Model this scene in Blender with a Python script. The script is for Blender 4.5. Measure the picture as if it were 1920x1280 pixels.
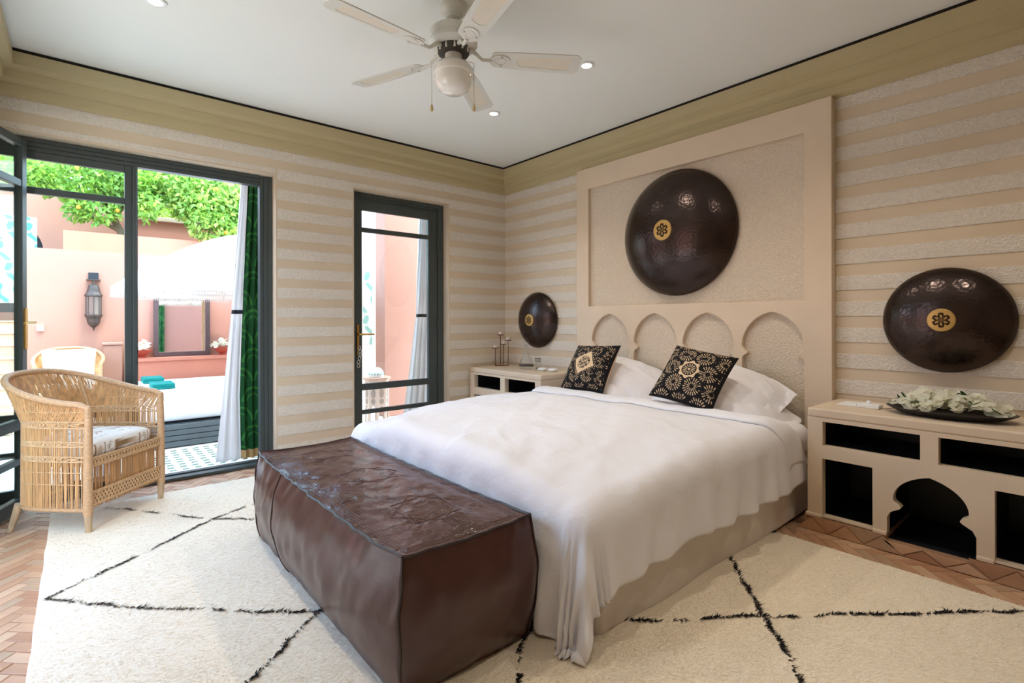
import bpy, bmesh, math, random
import numpy as np
from math import sin, cos, pi, radians, sqrt, atan2
from mathutils import Vector, Matrix, noise
from mathutils.geometry import tessellate_polygon

for o in list(bpy.data.objects):
    bpy.data.objects.remove(o)
random.seed(7)
rng = np.random.default_rng(7)
SC = bpy.context.scene
COL = SC.collection

# ------------------------------------------------------------------ camera
CAM = Vector((-3.3311, -4.0439, 1.08))
YAW, ROLL, FPX, HORIZON = 0.7022, 0.0023, 957.5, 598.74
cd = bpy.data.cameras.new('camera')
cam = bpy.data.objects.new('camera', cd)
COL.objects.link(cam)
cd.sensor_width = 36.0
cd.lens = FPX / 1920.0 * 36.0
cd.shift_y = -(640.0 - HORIZON) / 1920.0
cd.clip_start = 0.05
cam.matrix_world = (Matrix.Translation(CAM) @ Matrix.Rotation(-YAW, 4, 'Z')
                    @ Matrix.Rotation(pi / 2, 4, 'X') @ Matrix.Rotation(-ROLL, 4, 'Z'))
SC.camera = cam

# ------------------------------------------------------------------ light
SKY_STRENGTH, SUN_STRENGTH, LAMP_W, EXPOSURE = 20.0, 1.0, 9.0, 1.54
w = bpy.data.worlds.new('sky')
SC.world = w
w.use_nodes = True
nt = w.node_tree
nt.nodes.clear()
bg = nt.nodes.new('ShaderNodeBackground')
ow = nt.nodes.new('ShaderNodeOutputWorld')
sky = nt.nodes.new('ShaderNodeTexSky')
sky.sky_type = 'HOSEK_WILKIE'
sky.sun_direction = Vector((0.15, -0.30, 0.94)).normalized()
sky.turbidity = 4.0
sky.ground_albedo = 0.4
tint = nt.nodes.new('ShaderNodeMix')        # colour tint warms the sky to the photograph's neutral daylight
tint.data_type = 'RGBA'
tint.blend_type = 'MULTIPLY'
tint.inputs[0].default_value = 1.0
tint.inputs[7].default_value = (1.13, 1.0, 0.88, 1.0)
nt.links.new(sky.outputs[0], tint.inputs[6])
nt.links.new(tint.outputs[2], bg.inputs[0])
bg.inputs[1].default_value = SKY_STRENGTH
nt.links.new(bg.outputs[0], ow.inputs[0])
sl = bpy.data.lights.new('sun', 'SUN')
sl.energy = SUN_STRENGTH
sl.angle = radians(1.5)
sl.color = (1.0, 0.95, 0.87)
so = bpy.data.objects.new('sun', sl)
COL.objects.link(so)
so.location = (4, -6, 14)
so.rotation_euler = Vector((-0.15, 0.30, -0.94)).to_track_quat('-Z', 'Y').to_euler()
SC.view_settings.view_transform = 'Standard'
SC.view_settings.look = 'None'
SC.view_settings.gamma = 1.0
SC.view_settings.exposure = EXPOSURE
SC.view_settings.use_curve_mapping = False

# ------------------------------------------------------------------ materials
def lin(c):
    return tuple(((v / 255.0) / 12.92 if v / 255.0 <= 0.04045 else ((v / 255.0 + 0.055) / 1.055) ** 2.4) for v in c) + (1.0,)

MATS = {}

def M(name, rgb, rough=0.6, metal=0.0, var=0.0, vscale=4.0, bump=None, spec=0.5, coat=0.0, attr=False,
      voro=None, rough_var=0.0, sheen=0.0, trans=0.0, stretch=None, var2=None):
    """Principled material: base colour with noise variation, noise or voronoi relief in object space."""
    m = bpy.data.materials.new(name)
    m.use_nodes = True
    n = m.node_tree.nodes
    L = m.node_tree.links.new
    b = n['Principled BSDF']
    b.inputs['Roughness'].default_value = rough
    b.inputs['Metallic'].default_value = metal
    b.inputs['Specular IOR Level'].default_value = spec
    b.inputs['Coat Weight'].default_value = coat
    if sheen:
        b.inputs['Sheen Weight'].default_value = sheen
    if trans:
        b.inputs['Transmission Weight'].default_value = trans
    tc = n.new('ShaderNodeTexCoord')
    co = tc.outputs['Object']
    if stretch:
        mp = n.new('ShaderNodeMapping')
        mp.inputs['Scale'].default_value = stretch
        L(co, mp.inputs['Vector'])
        co = mp.outputs[0]
    base = lin(rgb)
    if attr:
        a = n.new('ShaderNodeAttribute')
        a.attribute_name = 'Col'
        col = a.outputs['Color']
    else:
        r = n.new('ShaderNodeRGB')
        r.outputs[0].default_value = base
        col = r.outputs[0]
    if var:
        t = n.new('ShaderNodeTexNoise')
        t.inputs['Scale'].default_value = vscale
        t.inputs['Detail'].default_value = 5
        L(co, t.inputs['Vector'])
        mr = n.new('ShaderNodeMapRange')
        mr.inputs[1].default_value = 0.3
        mr.inputs[2].default_value = 0.7
        mr.inputs[3].default_value = 1 - var
        mr.inputs[4].default_value = 1 + var
        L(t.outputs['Fac'], mr.inputs[0])
        mx = n.new('ShaderNodeMix')
        mx.data_type = 'RGBA'
        mx.blend_type = 'MULTIPLY'
        mx.inputs[0].default_value = 1.0
        L(col, mx.inputs[6])
        L(mr.outputs[0], mx.inputs[7])
        col = mx.outputs[2]
        if rough_var:
            mr2 = n.new('ShaderNodeMapRange')
            mr2.inputs[1].default_value = 0.3
            mr2.inputs[2].default_value = 0.7
            mr2.inputs[3].default_value = max(0.03, rough - rough_var)
            mr2.inputs[4].default_value = min(1, rough + rough_var)
            L(t.outputs['Fac'], mr2.inputs[0])
            L(mr2.outputs[0], b.inputs['Roughness'])
    L(col, b.inputs['Base Color'])
    if bump or voro:
        bp = n.new('ShaderNodeBump')
        sc_, st, ds = bump or voro
        bp.inputs['Strength'].default_value = st
        bp.inputs['Distance'].default_value = ds
        if voro:
            t2 = n.new('ShaderNodeTexVoronoi')
            t2.inputs['Scale'].default_value = sc_
            L(co, t2.inputs['Vector'])
            L(t2.outputs['Distance'], bp.inputs['Height'])
        else:
            t2 = n.new('ShaderNodeTexNoise')
            t2.inputs['Scale'].default_value = sc_
            t2.inputs['Detail'].default_value = 4
            L(co, t2.inputs['Vector'])
            L(t2.outputs['Fac'], bp.inputs['Height'])
        L(bp.outputs[0], b.inputs['Normal'])
    MATS[name] = m
    return m


def glass_mat(name, tint=(0.93, 0.97, 0.95), refl=0.03):
    m = bpy.data.materials.new(name)
    m.use_nodes = True
    n = m.node_tree.nodes
    L = m.node_tree.links.new
    n.clear()
    out = n.new('ShaderNodeOutputMaterial')
    tr = n.new('ShaderNodeBsdfTransparent')
    tr.inputs[0].default_value = tint + (1,)
    gl = n.new('ShaderNodeBsdfGlossy')
    gl.inputs['Roughness'].default_value = 0.01
    fr = n.new('ShaderNodeLayerWeight')
    pw = n.new('ShaderNodeMath')
    pw.operation = 'POWER'
    pw.inputs[1].default_value = 4.0
    L(fr.outputs['Facing'], pw.inputs[0])
    ad = n.new('ShaderNodeMath')
    ad.operation = 'MULTIPLY_ADD'
    ad.inputs[1].default_value = 0.5
    ad.inputs[2].default_value = refl
    L(pw.outputs[0], ad.inputs[0])
    mx = n.new('ShaderNodeMixShader')
    L(ad.outputs[0], mx.inputs[0])
    L(tr.outputs[0], mx.inputs[1])
    L(gl.outputs[0], mx.inputs[2])
    L(mx.outputs[0], out.inputs[0])
    return m


def emit_mat(name, rgb, s):
    m = bpy.data.materials.new(name)
    m.use_nodes = True
    n = m.node_tree.nodes
    n.clear()
    out = n.new('ShaderNodeOutputMaterial')
    e = n.new('ShaderNodeEmission')
    e.inputs[0].default_value = lin(rgb)
    e.inputs[1].default_value = s
    m.node_tree.links.new(e.outputs[0], out.inputs[0])
    return m


def leaf_mat(name, rgb, var=0.35):
    m = M(name, rgb, rough=0.5, var=var, vscale=3.0)
    n = m.node_tree.nodes
    L = m.node_tree.links.new
    b = n['Principled BSDF']
    out = n['Material Output']
    tl = n.new('ShaderNodeBsdfTranslucent')
    src = b.inputs['Base Color'].links[0].from_socket
    L(src, tl.inputs[0])
    mx = n.new('ShaderNodeMixShader')
    mx.inputs[0].default_value = 0.45
    L(b.outputs[0], mx.inputs[1])
    L(tl.outputs[0], mx.inputs[2])
    L(mx.outputs[0], out.inputs[0])
    return m


plaster = M('smooth_plaster', (212, 193, 166), 0.55, var=0.06, vscale=2.5, bump=(30, 0.15, 0.004))
band_m = M('rough_plaster', (229, 219, 204), 0.85, var=0.06, vscale=60, bump=(110, 1.0, 0.010))
head_m = M('tadelakt', (219, 198, 172), 0.5, var=0.05, vscale=3, bump=(22, 0.15, 0.004))
head_rough = M('tadelakt_rough', (224, 207, 185), 0.85, var=0.06, vscale=60, bump=(100, 1.0, 0.010))
niche_m = M('night_blue_paint', (22, 25, 32), 0.45, var=0.1, vscale=8)
cornice_m = M('cornice_paint', (192, 176, 136), 0.6)
gap_m = M('gap_shade', (30, 22, 16), 0.9)
ceil_m = M('ceiling_paint', (242, 242, 236), 0.8, var=0.01, vscale=1)
grout_m = M('floor_grout', (166, 128, 98), 0.9, var=0.1, vscale=30, bump=(80, 0.4, 0.004))
tile_ms = [M('terracotta_%s' % k, c, 0.42, var=0.12, vscale=9, bump=(25, 0.2, 0.003)) for k, c in
           (('a', (200, 158, 124)), ('b', (188, 144, 110)), ('c', (208, 170, 136)), ('d', (178, 132, 100)), ('e', (184, 152, 122)))]
rug_m = M('rug_wool', (245, 232, 210), 0.95, var=0.03, vscale=5, bump=(60, 0.4, 0.01), spec=0.1)
pile_m = leaf_mat('rug_pile', (250, 241, 226), 0.05)
pile_m.node_tree.nodes['Principled BSDF'].inputs['Specular IOR Level'].default_value = 0.1
black_wool = M('black_wool', (34, 34, 36), 0.95, spec=0.1)
linen_m = M('white_linen', (238, 235, 238), 0.8, var=0.015, vscale=3, bump=(11, 0.45, 0.02), sheen=0.1, spec=0.2)
base_m = M('bed_base_fabric', (226, 216, 206), 0.85, var=0.02, vscale=4, bump=(160, 0.2, 0.002), spec=0.2)
leather = M('brown_leather', (72, 41, 36), 0.30, var=0.16, vscale=5, bump=(7, 0.25, 0.015), rough_var=0.03, spec=0.55)
leather_top = M('brown_leather_top', (78, 48, 43), 0.28, var=0.35, vscale=9, bump=(26, 0.55, 0.012), rough_var=0.12, spec=0.55)
piping_m = M('leather_piping', (44, 24, 20), 0.4)
disc_m = M('hammered_metal', (66, 55, 52), 0.24, metal=0.8, var=0.15, vscale=7, voro=(60, 0.25, 0.004), rough_var=0.05)
brass_pat = M('pierced_brass', (190, 150, 80), 0.35, metal=0.7, attr=True)
brass_m = M('brass', (196, 152, 84), 0.25, metal=0.9)
frame_m = M('grey_green_paint', (62, 70, 69), 0.42, var=0.05, vscale=6)
glass_m = glass_mat('window_glass')
clear_glass = glass_mat('clear_glass', (0.97, 0.975, 0.97), 0.03)
fan_m = M('fan_white', (226, 224, 214), 0.35, var=0.02)
fan_dark = M('fan_dark', (58, 54, 48), 0.5)
cane_m = M('cane_insert', (232, 222, 204), 0.7, bump=(300, 0.8, 0.002), var=0.1, vscale=250)
globe_m = M('opal_glass', (244, 240, 230), 0.12, spec=0.6, coat=0.5)
chrome_m = M('satin_steel', (190, 190, 186), 0.3, metal=0.9)
copper_m = M('copper_rust', (112, 62, 42), 0.5, metal=0.5, var=0.15, vscale=40)
wax_m = M('candle_wax', (240, 222, 216), 0.6)
white_gloss = M('white_gloss', (240, 238, 234), 0.35)
tray_m = M('tray_dark', (44, 38, 36), 0.45, metal=0.5, var=0.15, vscale=20)
petal_m = leaf_mat('orchid_petal', (246, 244, 226), 0.05)
leafgreen = leaf_mat('orchid_leaf', (66, 96, 48), 0.25)
lip_m = M('orchid_lip', (222, 214, 110), 0.5)
wick_ms = M('wicker_cane', (206, 156, 104), 0.5, var=0.28, vscale=60, stretch=(1, 1, 0.1))
wick_band = M('wicker_braid', (206, 166, 122), 0.55, var=0.25, vscale=90, bump=(140, 0.5, 0.003))
wick_rim = M('wicker_wrap', (200, 158, 116), 0.5, var=0.22, vscale=60, stretch=(1, 1, 4), bump=(180, 0.4, 0.002))
leg_wood = M('chair_leg_wood', (190, 160, 124), 0.55, var=0.2, vscale=20, stretch=(4, 4, 0.6))
seat_print = M('printed_cotton', (240, 235, 228), 0.85, attr=True, bump=(200, 0.15, 0.002), spec=0.2)
cush_print = M('printed_velvet', (30, 28, 30), 0.85, attr=True, spec=0.2, bump=(220, 0.3, 0.002))
cush_back = M('cushion_linen', (216, 186, 150), 0.85, bump=(200, 0.2, 0.002), spec=0.2)
curtain_w = leaf_mat('curtain_white', (244, 242, 240), 0.01)
curtain_g = M('curtain_green', (30, 78, 44), 0.8, attr=True, spec=0.15)
strap_m = M('curtain_strap', (40, 42, 46), 0.8)
hem_m = M('curtain_hem', (190, 156, 104), 0.8)
pink_m = M('pink_render', (184, 134, 117), 0.85, var=0.05, vscale=1.5, bump=(12, 0.15, 0.006))
salmon_m = M('salmon_render', (206, 134, 108), 0.85, var=0.06, vscale=2, bump=(12, 0.15, 0.006))
white_wall = M('white_render', (244, 240, 234), 0.85, var=0.02)
patio_m = M('patio_white', (236, 233, 226), 0.6, var=0.03, vscale=12)
green_tile = M('green_glaze', (104, 140, 112), 0.3, var=0.15, vscale=14)
slat_m = M('daybed_grey', (96, 106, 108), 0.5, var=0.05)
mattress_m = M('outdoor_white', (244, 243, 240), 0.85)
towel_m = M('towel_teal', (16, 146, 136), 0.95, var=0.08, vscale=60, bump=(200, 0.5, 0.003))
umb_m = leaf_mat('umbrella_canvas', (246, 244, 238), 0.01)
bowl_m = M('bowl_terracotta', (176, 78, 58), 0.5)
bloom_m = leaf_mat('bloom_white', (248, 246, 232), 0.05)
bark_m = M('bark', (120, 108, 90), 0.9, var=0.2, vscale=12, stretch=(1, 1, 0.2), bump=(30, 0.6, 0.02))
tree_ms = [leaf_mat('tree_leaf_a', (158, 196, 84)), leaf_mat('tree_leaf_b', (128, 176, 84)), leaf_mat('tree_leaf_c', (178, 208, 104))]
orange_m = M('orange_fruit', (240, 150, 50), 0.5)
mirror_m = M('mirror_silver', (236, 238, 236), 0.03, metal=1.0)
mirror_frame_m = M('mirror_frame_wood', (84, 66, 66), 0.55, var=0.1, vscale=20)
iron_m = M('lantern_iron', (84, 72, 68), 0.45, metal=0.5, var=0.15, vscale=20)
dark_m = M('dark_slate', (38, 42, 50), 0.7)
mural_m = M('mural', (232, 214, 200), 0.85, attr=True)
carved_m = M('carved_table', (226, 194, 172), 0.7, attr=True)
stone_m = M('coping_stone', (200, 186, 166), 0.85, var=0.08, vscale=6)
step_m = M('step_stone', (222, 190, 164), 0.85, var=0.08, vscale=6)
rope_m = M('pull_cord', (214, 206, 190), 0.7)
wood_pull = M('pull_wood', (214, 190, 140), 0.5)

# ------------------------------------------------------------------ mesh helpers
class MB:
    def __init__(s):
        s.v, s.f, s.mi = [], [], []

    def add(s, vs, fs, mi=0):
        o = len(s.v)
        s.v += [tuple(p) for p in vs]
        s.f += [tuple(i + o for i in f) for f in fs]
        s.mi += [mi] * len(fs)
        return s

    def box(s, a, b, mi=0):
        (x0, y0, z0), (x1, y1, z1) = [[min(p, q) for p, q in zip(a, b)], [max(p, q) for p, q in zip(a, b)]]
        return s.add([(x0, y0, z0), (x1, y0, z0), (x1, y1, z0), (x0, y1, z0), (x0, y0, z1), (x1, y0, z1), (x1, y1, z1), (x0, y1, z1)],
                     [(0, 3, 2, 1), (4, 5, 6, 7), (0, 1, 5, 4), (1, 2, 6, 5), (2, 3, 7, 6), (3, 0, 4, 7)], mi)

    def tube(s, pts, r, seg=8, caps=True, closed=False, mi=0):
        pts = [Vector(p) for p in pts]
        n = len(pts)
        rs = r if isinstance(r, (list, tuple)) else [r] * n
        vs, fs = [], []
        prev = None
        for i, p in enumerate(pts):
            if closed:
                t = pts[(i + 1) % n] - pts[i - 1]
            else:
                t = pts[min(i + 1, n - 1)] - pts[max(i - 1, 0)]
            if t.length < 1e-9:
                t = Vector((0, 0, 1))
            t.normalize()
            if prev is None:
                a = t.orthogonal().normalized()
            else:
                a = prev - t * prev.dot(t)
                a = a.normalized() if a.length > 1e-6 else t.orthogonal().normalized()
            prev = a
            b = t.cross(a)
            for k in range(seg):
                q = 2 * pi * k / seg
                vs.append(p + (a * cos(q) + b * sin(q)) * rs[i])
        m = n if closed else n - 1
        for i in range(m):
            j = (i + 1) % n
            for k in range(seg):
                l = (k + 1) % seg
                fs.append((i * seg + k, i * seg + l, j * seg + l, j * seg + k))
        if caps and not closed:
            fs.append(tuple(range(seg - 1, -1, -1)))
            fs.append(tuple((n - 1) * seg + k for k in range(seg)))
        return s.add(vs, fs, mi)

    def lathe(s, prof, c=(0, 0, 0), seg=24, axis='z', mi=0, cap=True):
        """prof: list of (radius, height)"""
        vs, fs = [], []
        for r, h in prof:
            for k in range(seg):
                q = 2 * pi * k / seg
                if axis == 'z':
                    vs.append((c[0] + r * cos(q), c[1] + r * sin(q), c[2] + h))
                else:  # axis along -x
                    vs.append((c[0] - h, c[1] - r * cos(q), c[2] + r * sin(q)))
        for i in range(len(prof) - 1):
            for k in range(seg):
                l = (k + 1) % seg
                fs.append((i * seg + k, i * seg + l, (i + 1) * seg + l, (i + 1) * seg + k))
        if cap:
            fs.append(tuple(range(seg - 1, -1, -1)))
            fs.append(tuple((len(prof) - 1) * seg + k for k in range(seg)))
        return s.add(vs, fs, mi)

    def plate(s, loops, frame, d0, d1, mi=0):
        """loops[0] outer outline, the rest holes, in 2-D (u,v); frame(u,v,d) gives a point; solid from depth d0 to d1"""
        flat = [p for l in loops for p in l]
        n = len(flat)
        vs = [frame(u, v, d0) for u, v in flat] + [frame(u, v, d1) for u, v in flat]
        tris = tessellate_polygon([[Vector((u, v, 0)) for u, v in l] for l in loops])
        fs = [tuple(t) for t in tris] + [tuple(i + n for i in reversed(t)) for t in tris]
        k = 0
        for l in loops:
            m = len(l)
            for i in range(m):
                a, b = k + i, k + (i + 1) % m
                fs.append((a, b, b + n, a + n))
            k += m
        return s.add(vs, fs, mi)

    def grid(s, fn, nu, nv, wrap_u=False, mi=0):
        vs = [fn(i / (nu if wrap_u else nu - 1), j / (nv - 1)) for j in range(nv) for i in range(nu)]
        fs = []
        for j in range(nv - 1):
            for i in range(nu if wrap_u else nu - 1):
                i2 = (i + 1) % nu
                fs.append((j * nu + i, j * nu + i2, (j + 1) * nu + i2, (j + 1) * nu + i))
        return s.add(vs, fs, mi)


def obj(name, mb, mat, parent=None, smooth=False, bevel=0, subsurf=0, world=True, solid=0, recalc=True, weld=False):
    me = bpy.data.meshes.new(name)
    me.from_pydata(mb.v, [], mb.f)
    mats = mat if isinstance(mat, (list, tuple)) else [mat]
    for m_ in mats:
        me.materials.append(m_)
    if len(mats) > 1:
        me.polygons.foreach_set('material_index', mb.mi)
    if recalc or weld:
        bm = bmesh.new()
        bm.from_mesh(me)
        if weld:
            bmesh.ops.remove_doubles(bm, verts=bm.verts, dist=1e-5)
        bmesh.ops.recalc_face_normals(bm, faces=bm.faces)
        bm.to_mesh(me)
        bm.free()
    if smooth:
        me.polygons.foreach_set('use_smooth', [True] * len(me.polygons))
        if smooth != 'all':
            try:
                me.set_sharp_from_angle(angle=radians(40))
            except Exception:
                pass
    me.update()
    o = bpy.data.objects.new(name, me)
    COL.objects.link(o)
    if parent is not None:
        o.parent = parent
        if world:
            o.matrix_parent_inverse = rest(parent).inverted()
    if solid:
        md = o.modifiers.new('thick', 'SOLIDIFY')
        md.thickness = solid
    if bevel:
        md = o.modifiers.new('bevel', 'BEVEL')
        md.width = bevel
        md.segments = 2
        md.limit_method = 'ANGLE'
    if subsurf:
        md = o.modifiers.new('sub', 'SUBSURF')
        md.levels = md.render_levels = subsurf
    return o


def rest(o):
    m_ = Matrix.Translation(o.location) @ o.rotation_euler.to_matrix().to_4x4()
    if o.parent:
        m_ = rest(o.parent) @ o.matrix_parent_inverse @ m_
    return m_


def tag(o, label, cat, group=None, kind=None):
    o['label'] = label
    o['category'] = cat
    if group:
        o['group'] = group
    if kind:
        o['kind'] = kind
    return o


def thing(name, label, cat, loc=(0, 0, 0), rz=0.0, group=None, kind=None):
    o = bpy.data.objects.new(name, None)
    COL.objects.link(o)
    o.empty_display_size = 0.05
    o.location = loc
    o.rotation_euler = (0, 0, rz)
    return tag(o, label, cat, group, kind)


def struct(name, mb, mat, label, cat, **k):
    return tag(obj(name, mb, mat, **k), label, cat, kind='structure')


def copy_tree(o, parent=None):
    c = o.copy()
    COL.objects.link(c)
    if parent is not None:
        c.parent = parent
    for ch in list(o.children):
        copy_tree(ch, c)
    return c


def share(o, parent, loc=None, rot=None, scale=None):
    c = o.copy()
    COL.objects.link(c)
    c.parent = parent
    if loc is not None:
        c.location = loc
    if rot is not None:
        c.rotation_euler = rot
    if scale is not None:
        c.scale = scale
    return c


def paint(o, fn):
    me = o.data
    at = me.color_attributes.new('Col', 'FLOAT_COLOR', 'POINT')
    buf = np.ones((len(me.vertices), 4), np.float32)
    for i, v in enumerate(me.vertices):
        buf[i, :3] = fn(v.co)[:3]
    at.data.foreach_set('color', buf.ravel())


def paint_arr(o, cols):
    at = o.data.color_attributes.new('Col', 'FLOAT_COLOR', 'POINT')
    buf = np.ones((len(o.data.vertices), 4), np.float32)
    buf[:, :3] = cols
    at.data.foreach_set('color', buf.ravel())


def N3(x, y, z=0.0):
    return noise.noise(Vector((x, y, z)))


FX = lambda x: (lambda u, v, d: (x + d, u, v))      # plane of the bed wall: u = y, v = z, d = along +x
FY = lambda y: (lambda u, v, d: (u, y + d, v))      # plane of the window wall: u = x, v = z, d = along +y
rect = lambda u0, v0, u1, v1: [(u0, v0), (u1, v0), (u1, v1), (u0, v1)]

# ------------------------------------------------------------------ room shell
XL, YB, ZC = -3.73, -5.6, 2.59
OPW = (-3.78, -2.216, 2.16)      # wide glazed opening in the back wall: x0, x1, top
OPD = (-1.61, -0.689, 2.16)      # narrow door opening
OPL = (-0.40, -2.30, 2.16)       # opening in the left wall: y0, y1, top
outline = [(-3.95, 0), (OPW[0], 0), (OPW[0], OPW[2]), (OPW[1], OPW[2]), (OPW[1], 0), (OPD[0], 0), (OPD[0], OPD[2]),
           (OPD[1], OPD[2]), (OPD[1], 0), (0.22, 0), (0.22, 2.9), (-3.95, 2.9)]
wall_back = struct('wall_back', MB().plate([outline], FY(0), 0, 0.22), [plaster],
                   'cream striped plaster wall with the wide glazed opening and narrow door', 'wall')
# exterior face of the same wall is pink render
struct('wall_facade', MB().plate([[(a * 1.0, b) for a, b in outline]], FY(0.221), 0, 0.015), pink_m,
       'pink rendered outer face of the window wall towards the courtyard', 'wall')
wall_right = struct('wall_right', MB().plate([[(0.0, 0), (YB - .2, 0), (YB - .2, 2.9), (0.0, 2.9)]], FX(0), 0, 0.22), plaster,
                    'cream striped plaster wall behind the bed headboard', 'wall')
lo = [(0.0, 0), (OPL[0], 0), (OPL[0], OPL[2]), (OPL[1], OPL[2]), (OPL[1], 0), (YB - .2, 0), (YB - .2, 2.9), (0.0, 2.9)]
wall_left = struct('wall_left', MB().plate([lo], FX(XL), -0.22, 0), plaster,
                   'plaster wall at the left edge of the room with a glazed opening', 'wall')
struct('wall_front', MB().box((XL - .22, YB - .2, 0), (0.22, YB, 2.9)), plaster, 'plain plaster wall behind the viewpoint', 'wall')
ceiling = struct('ceiling', MB().box((-3.97, YB - .22, ZC), (0.24, 0.24, 2.96)), ceil_m, 'flat white painted ceiling with recessed spotlights', 'ceiling')

# raised rough plaster bands, one object per band
PER, DK0, DKW = 0.1475, 2.242, 0.066
bands = [(DK0 + DKW / 2, 2.352)] + [(DK0 - DKW / 2 - k * PER - (PER - DKW), DK0 - DKW / 2 - k * PER) for k in range(15)]
def cols_back(z0, z1):
    r = []
    for x0, x1, zmin in ((XL, OPW[1], OPW[2] + .012), (OPW[1] + .012, OPD[0] - .012, 0), (OPD[0] - .012, OPD[1] + .012, OPD[2] + .012), (OPD[1] + .012, 0, 0)):
        a = max(z0, zmin)
        if z1 - a > 0.008:
            r.append((x0, x1, a, z1))
    return r
for z0, z1 in bands:
    z0 = max(z0, 0.02)
    if z1 - z0 < .02:
        continue
    segs = cols_back(z0, z1)
    if len(segs) == 4 and segs[0][2] == z0:
        segs = [(XL, 0, z0, z1)]
    for x0, x1, a, b in segs:
        obj('plaster_band', MB().box((x0, -0.004, a), (x1, 0.01, b)), band_m, wall_back, bevel=0.002)
    for y0, y1 in ((-0.004, -1.052), (-3.0, YB)):
        obj('plaster_band', MB().box((-0.005, y1, z0), (0.01, y0, z1)), band_m, wall_right, bevel=0.002)

# stepped cornice
prof = [(0, 2.346), (.012, 2.346), (.034, 2.358), (.034, 2.414), (.040, 2.415), (.076, 2.434), (.076, 2.478), (.082, 2.479), (.118, 2.499), (.118, 2.570), (0, 2.570)]
def cornice(name, fr, a, b, label):
    o = struct(name, MB().plate([prof], fr, a, b), cornice_m, label, 'cornice')
    obj('gap_shade_strip', MB().plate([rect(0, 2.570, .110, ZC)], fr, a, b), gap_m, o)  # solid strip; the shade of the gap is put into its dark colour
cornice('trim_1', lambda u, v, d: (d, -u, v), XL, 0, 'olive stepped cornice along the top of the window wall')
cornice('trim_2', lambda u, v, d: (-u, d, v), YB, 0, 'olive stepped cornice along the top of the bed wall')
cornice('trim_3', lambda u, v, d: (XL + u, d, v), YB, 0, 'olive stepped cornice along the top of the left wall')

# floor: grout bed with herringbone terracotta pieces where the rug leaves them bare
floor = struct('floor', MB().box((XL - .2, YB - .2, -0.08), (0.2, 0.2, -0.003)), grout_m, 'terracotta herringbone tile floor around the rug', 'floor')
TL, TW = 0.15, 0.05
tproto = []
for tm in tile_ms:
    t = obj('tile', MB().box((-TL / 2 + .002, -TW / 2 + .002, -0.02), (TL / 2 - .002, TW / 2 - .002, 0.0)), tm, floor, bevel=0.003)
    tproto.append(t)
used_proto = set()
ca = cos(pi / 4)
ntile = 0
def in_bare(x, y):
    return ((XL - .03 < x < -3.40 and -2.45 < y < 0.02) or (-3.41 < x < -1.6 and -0.29 < y < 0.02) or (-0.74 < x < -0.42 and -4.15 < y < -2.85))
for i in range(-140, 140):
    for j in range(-60, 60):
        ox, oy = i * TW + j * TL, i * TW - j * TL
        for (cx_, cy_, ang) in ((ox + TL / 2, oy + TW / 2, 0), (ox + TW / 2, oy + TW + TL / 2, pi / 2)):
            x, y = ca * (cx_ - cy_) - 1.9, ca * (cx_ + cy_) - 1.9
            if in_bare(x, y) and ntile < 300:
                k = random.randrange(5)
                if k not in used_proto:
                    used_proto.add(k)
                    t = tproto[k]
                else:
                    t = share(tproto[k], floor)
                t.location = (x, y, -0.001 + random.uniform(-.0012, .0012))
                t.rotation_euler = (random.uniform(-.006, .006), random.uniform(-.006, .006), ang + pi / 4)
                ntile += 1

# ------------------------------------------------------------------ window_1: wide glazed opening
FYW = 0.08
win = thing('window_1', 'wide dark grey green framed glazed opening to the courtyard', 'window', ((OPW[0] + OPW[1]) / 2, FYW, 0), kind='structure')
def stepped(axis, a0, a1, inner, outer, sgn, par, name):
    """jamb or head with three nested steps; axis 'v': upright between z a0..a1, x from outer towards inner"""
    mb = MB()
    w_ = (inner - outer) / 3
    for k in range(3):
        p0, p1 = outer + w_ * k, outer + w_ * (k + 1)
        y0 = FYW + 0.008 * k
        if axis == 'v':
            mb.box((p0, y0, a0), (p1, FYW + .075, a1))
        else:
            mb.box((a0, y0, p0), (a1, FYW + .075, p1))
    return obj(name, mb, frame_m, par, bevel=0.002)
stepped('v', 0, OPW[2], -2.302, OPW[1], 1, win, 'jamb')
stepped('v', 0, OPW[2], -3.745, OPW[0], 1, win, 'jamb')
stepped('h', -3.745, -2.302, 2.085, OPW[2], 1, win, 'head_rail')
sill = MB().box((OPW[0], FYW - .05, 0), (OPW[1], FYW + .02, 0.022)).box((OPW[0], FYW + .03, 0), (OPW[1], FYW + .08, 0.030)).box((OPW[0], FYW, 0), (OPW[1], FYW + .06, 0.012))
obj('sill', sill, frame_m, win, bevel=0.002)
obj('mullion', MB().box((-3.070, FYW - .004, 0), (-3.046, FYW + .075, 2.085)).box((-3.046, FYW + .02, 0), (-3.040, FYW + .075, 2.085)), frame_m, win, bevel=0.003)

def glazed_leaf(name, par, L, H, z0=0.015, stile=(0.05, 0.05), rails=None, t=0.035, world=False, mirror=False):
    """leaf in local coords: x 0..L, y 0..t, upright z; rails: list of (z0,z1)"""
    rails = rails or [(z0, z0 + .075), (.275, .310), (.470, .530), (1.832, 1.872), (H - .045, H)]
    mb = MB()
    mb.box((0, 0, z0), (stile[0], t, H)).box((L - stile[1], 0, z0), (L, t, H))
    for a, b in rails:
        mb.box((stile[0], 0.003, a), (L - stile[1], t - .003, b))
    o = obj(name, mb, frame_m, par, bevel=0.003, world=world)
    for (a, b), (c, d) in zip(rails[:-1], rails[1:]):
        obj('pane', MB().box((stile[0] - .004, t / 2 - .002, b - .004), (L - stile[1] + .004, t / 2 + .002, c + .004)), glass_m, o, world=world)
    return o
leaf = glazed_leaf('leaf', win, 0.672, 2.083, stile=(.04, .040), world=False)
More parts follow.
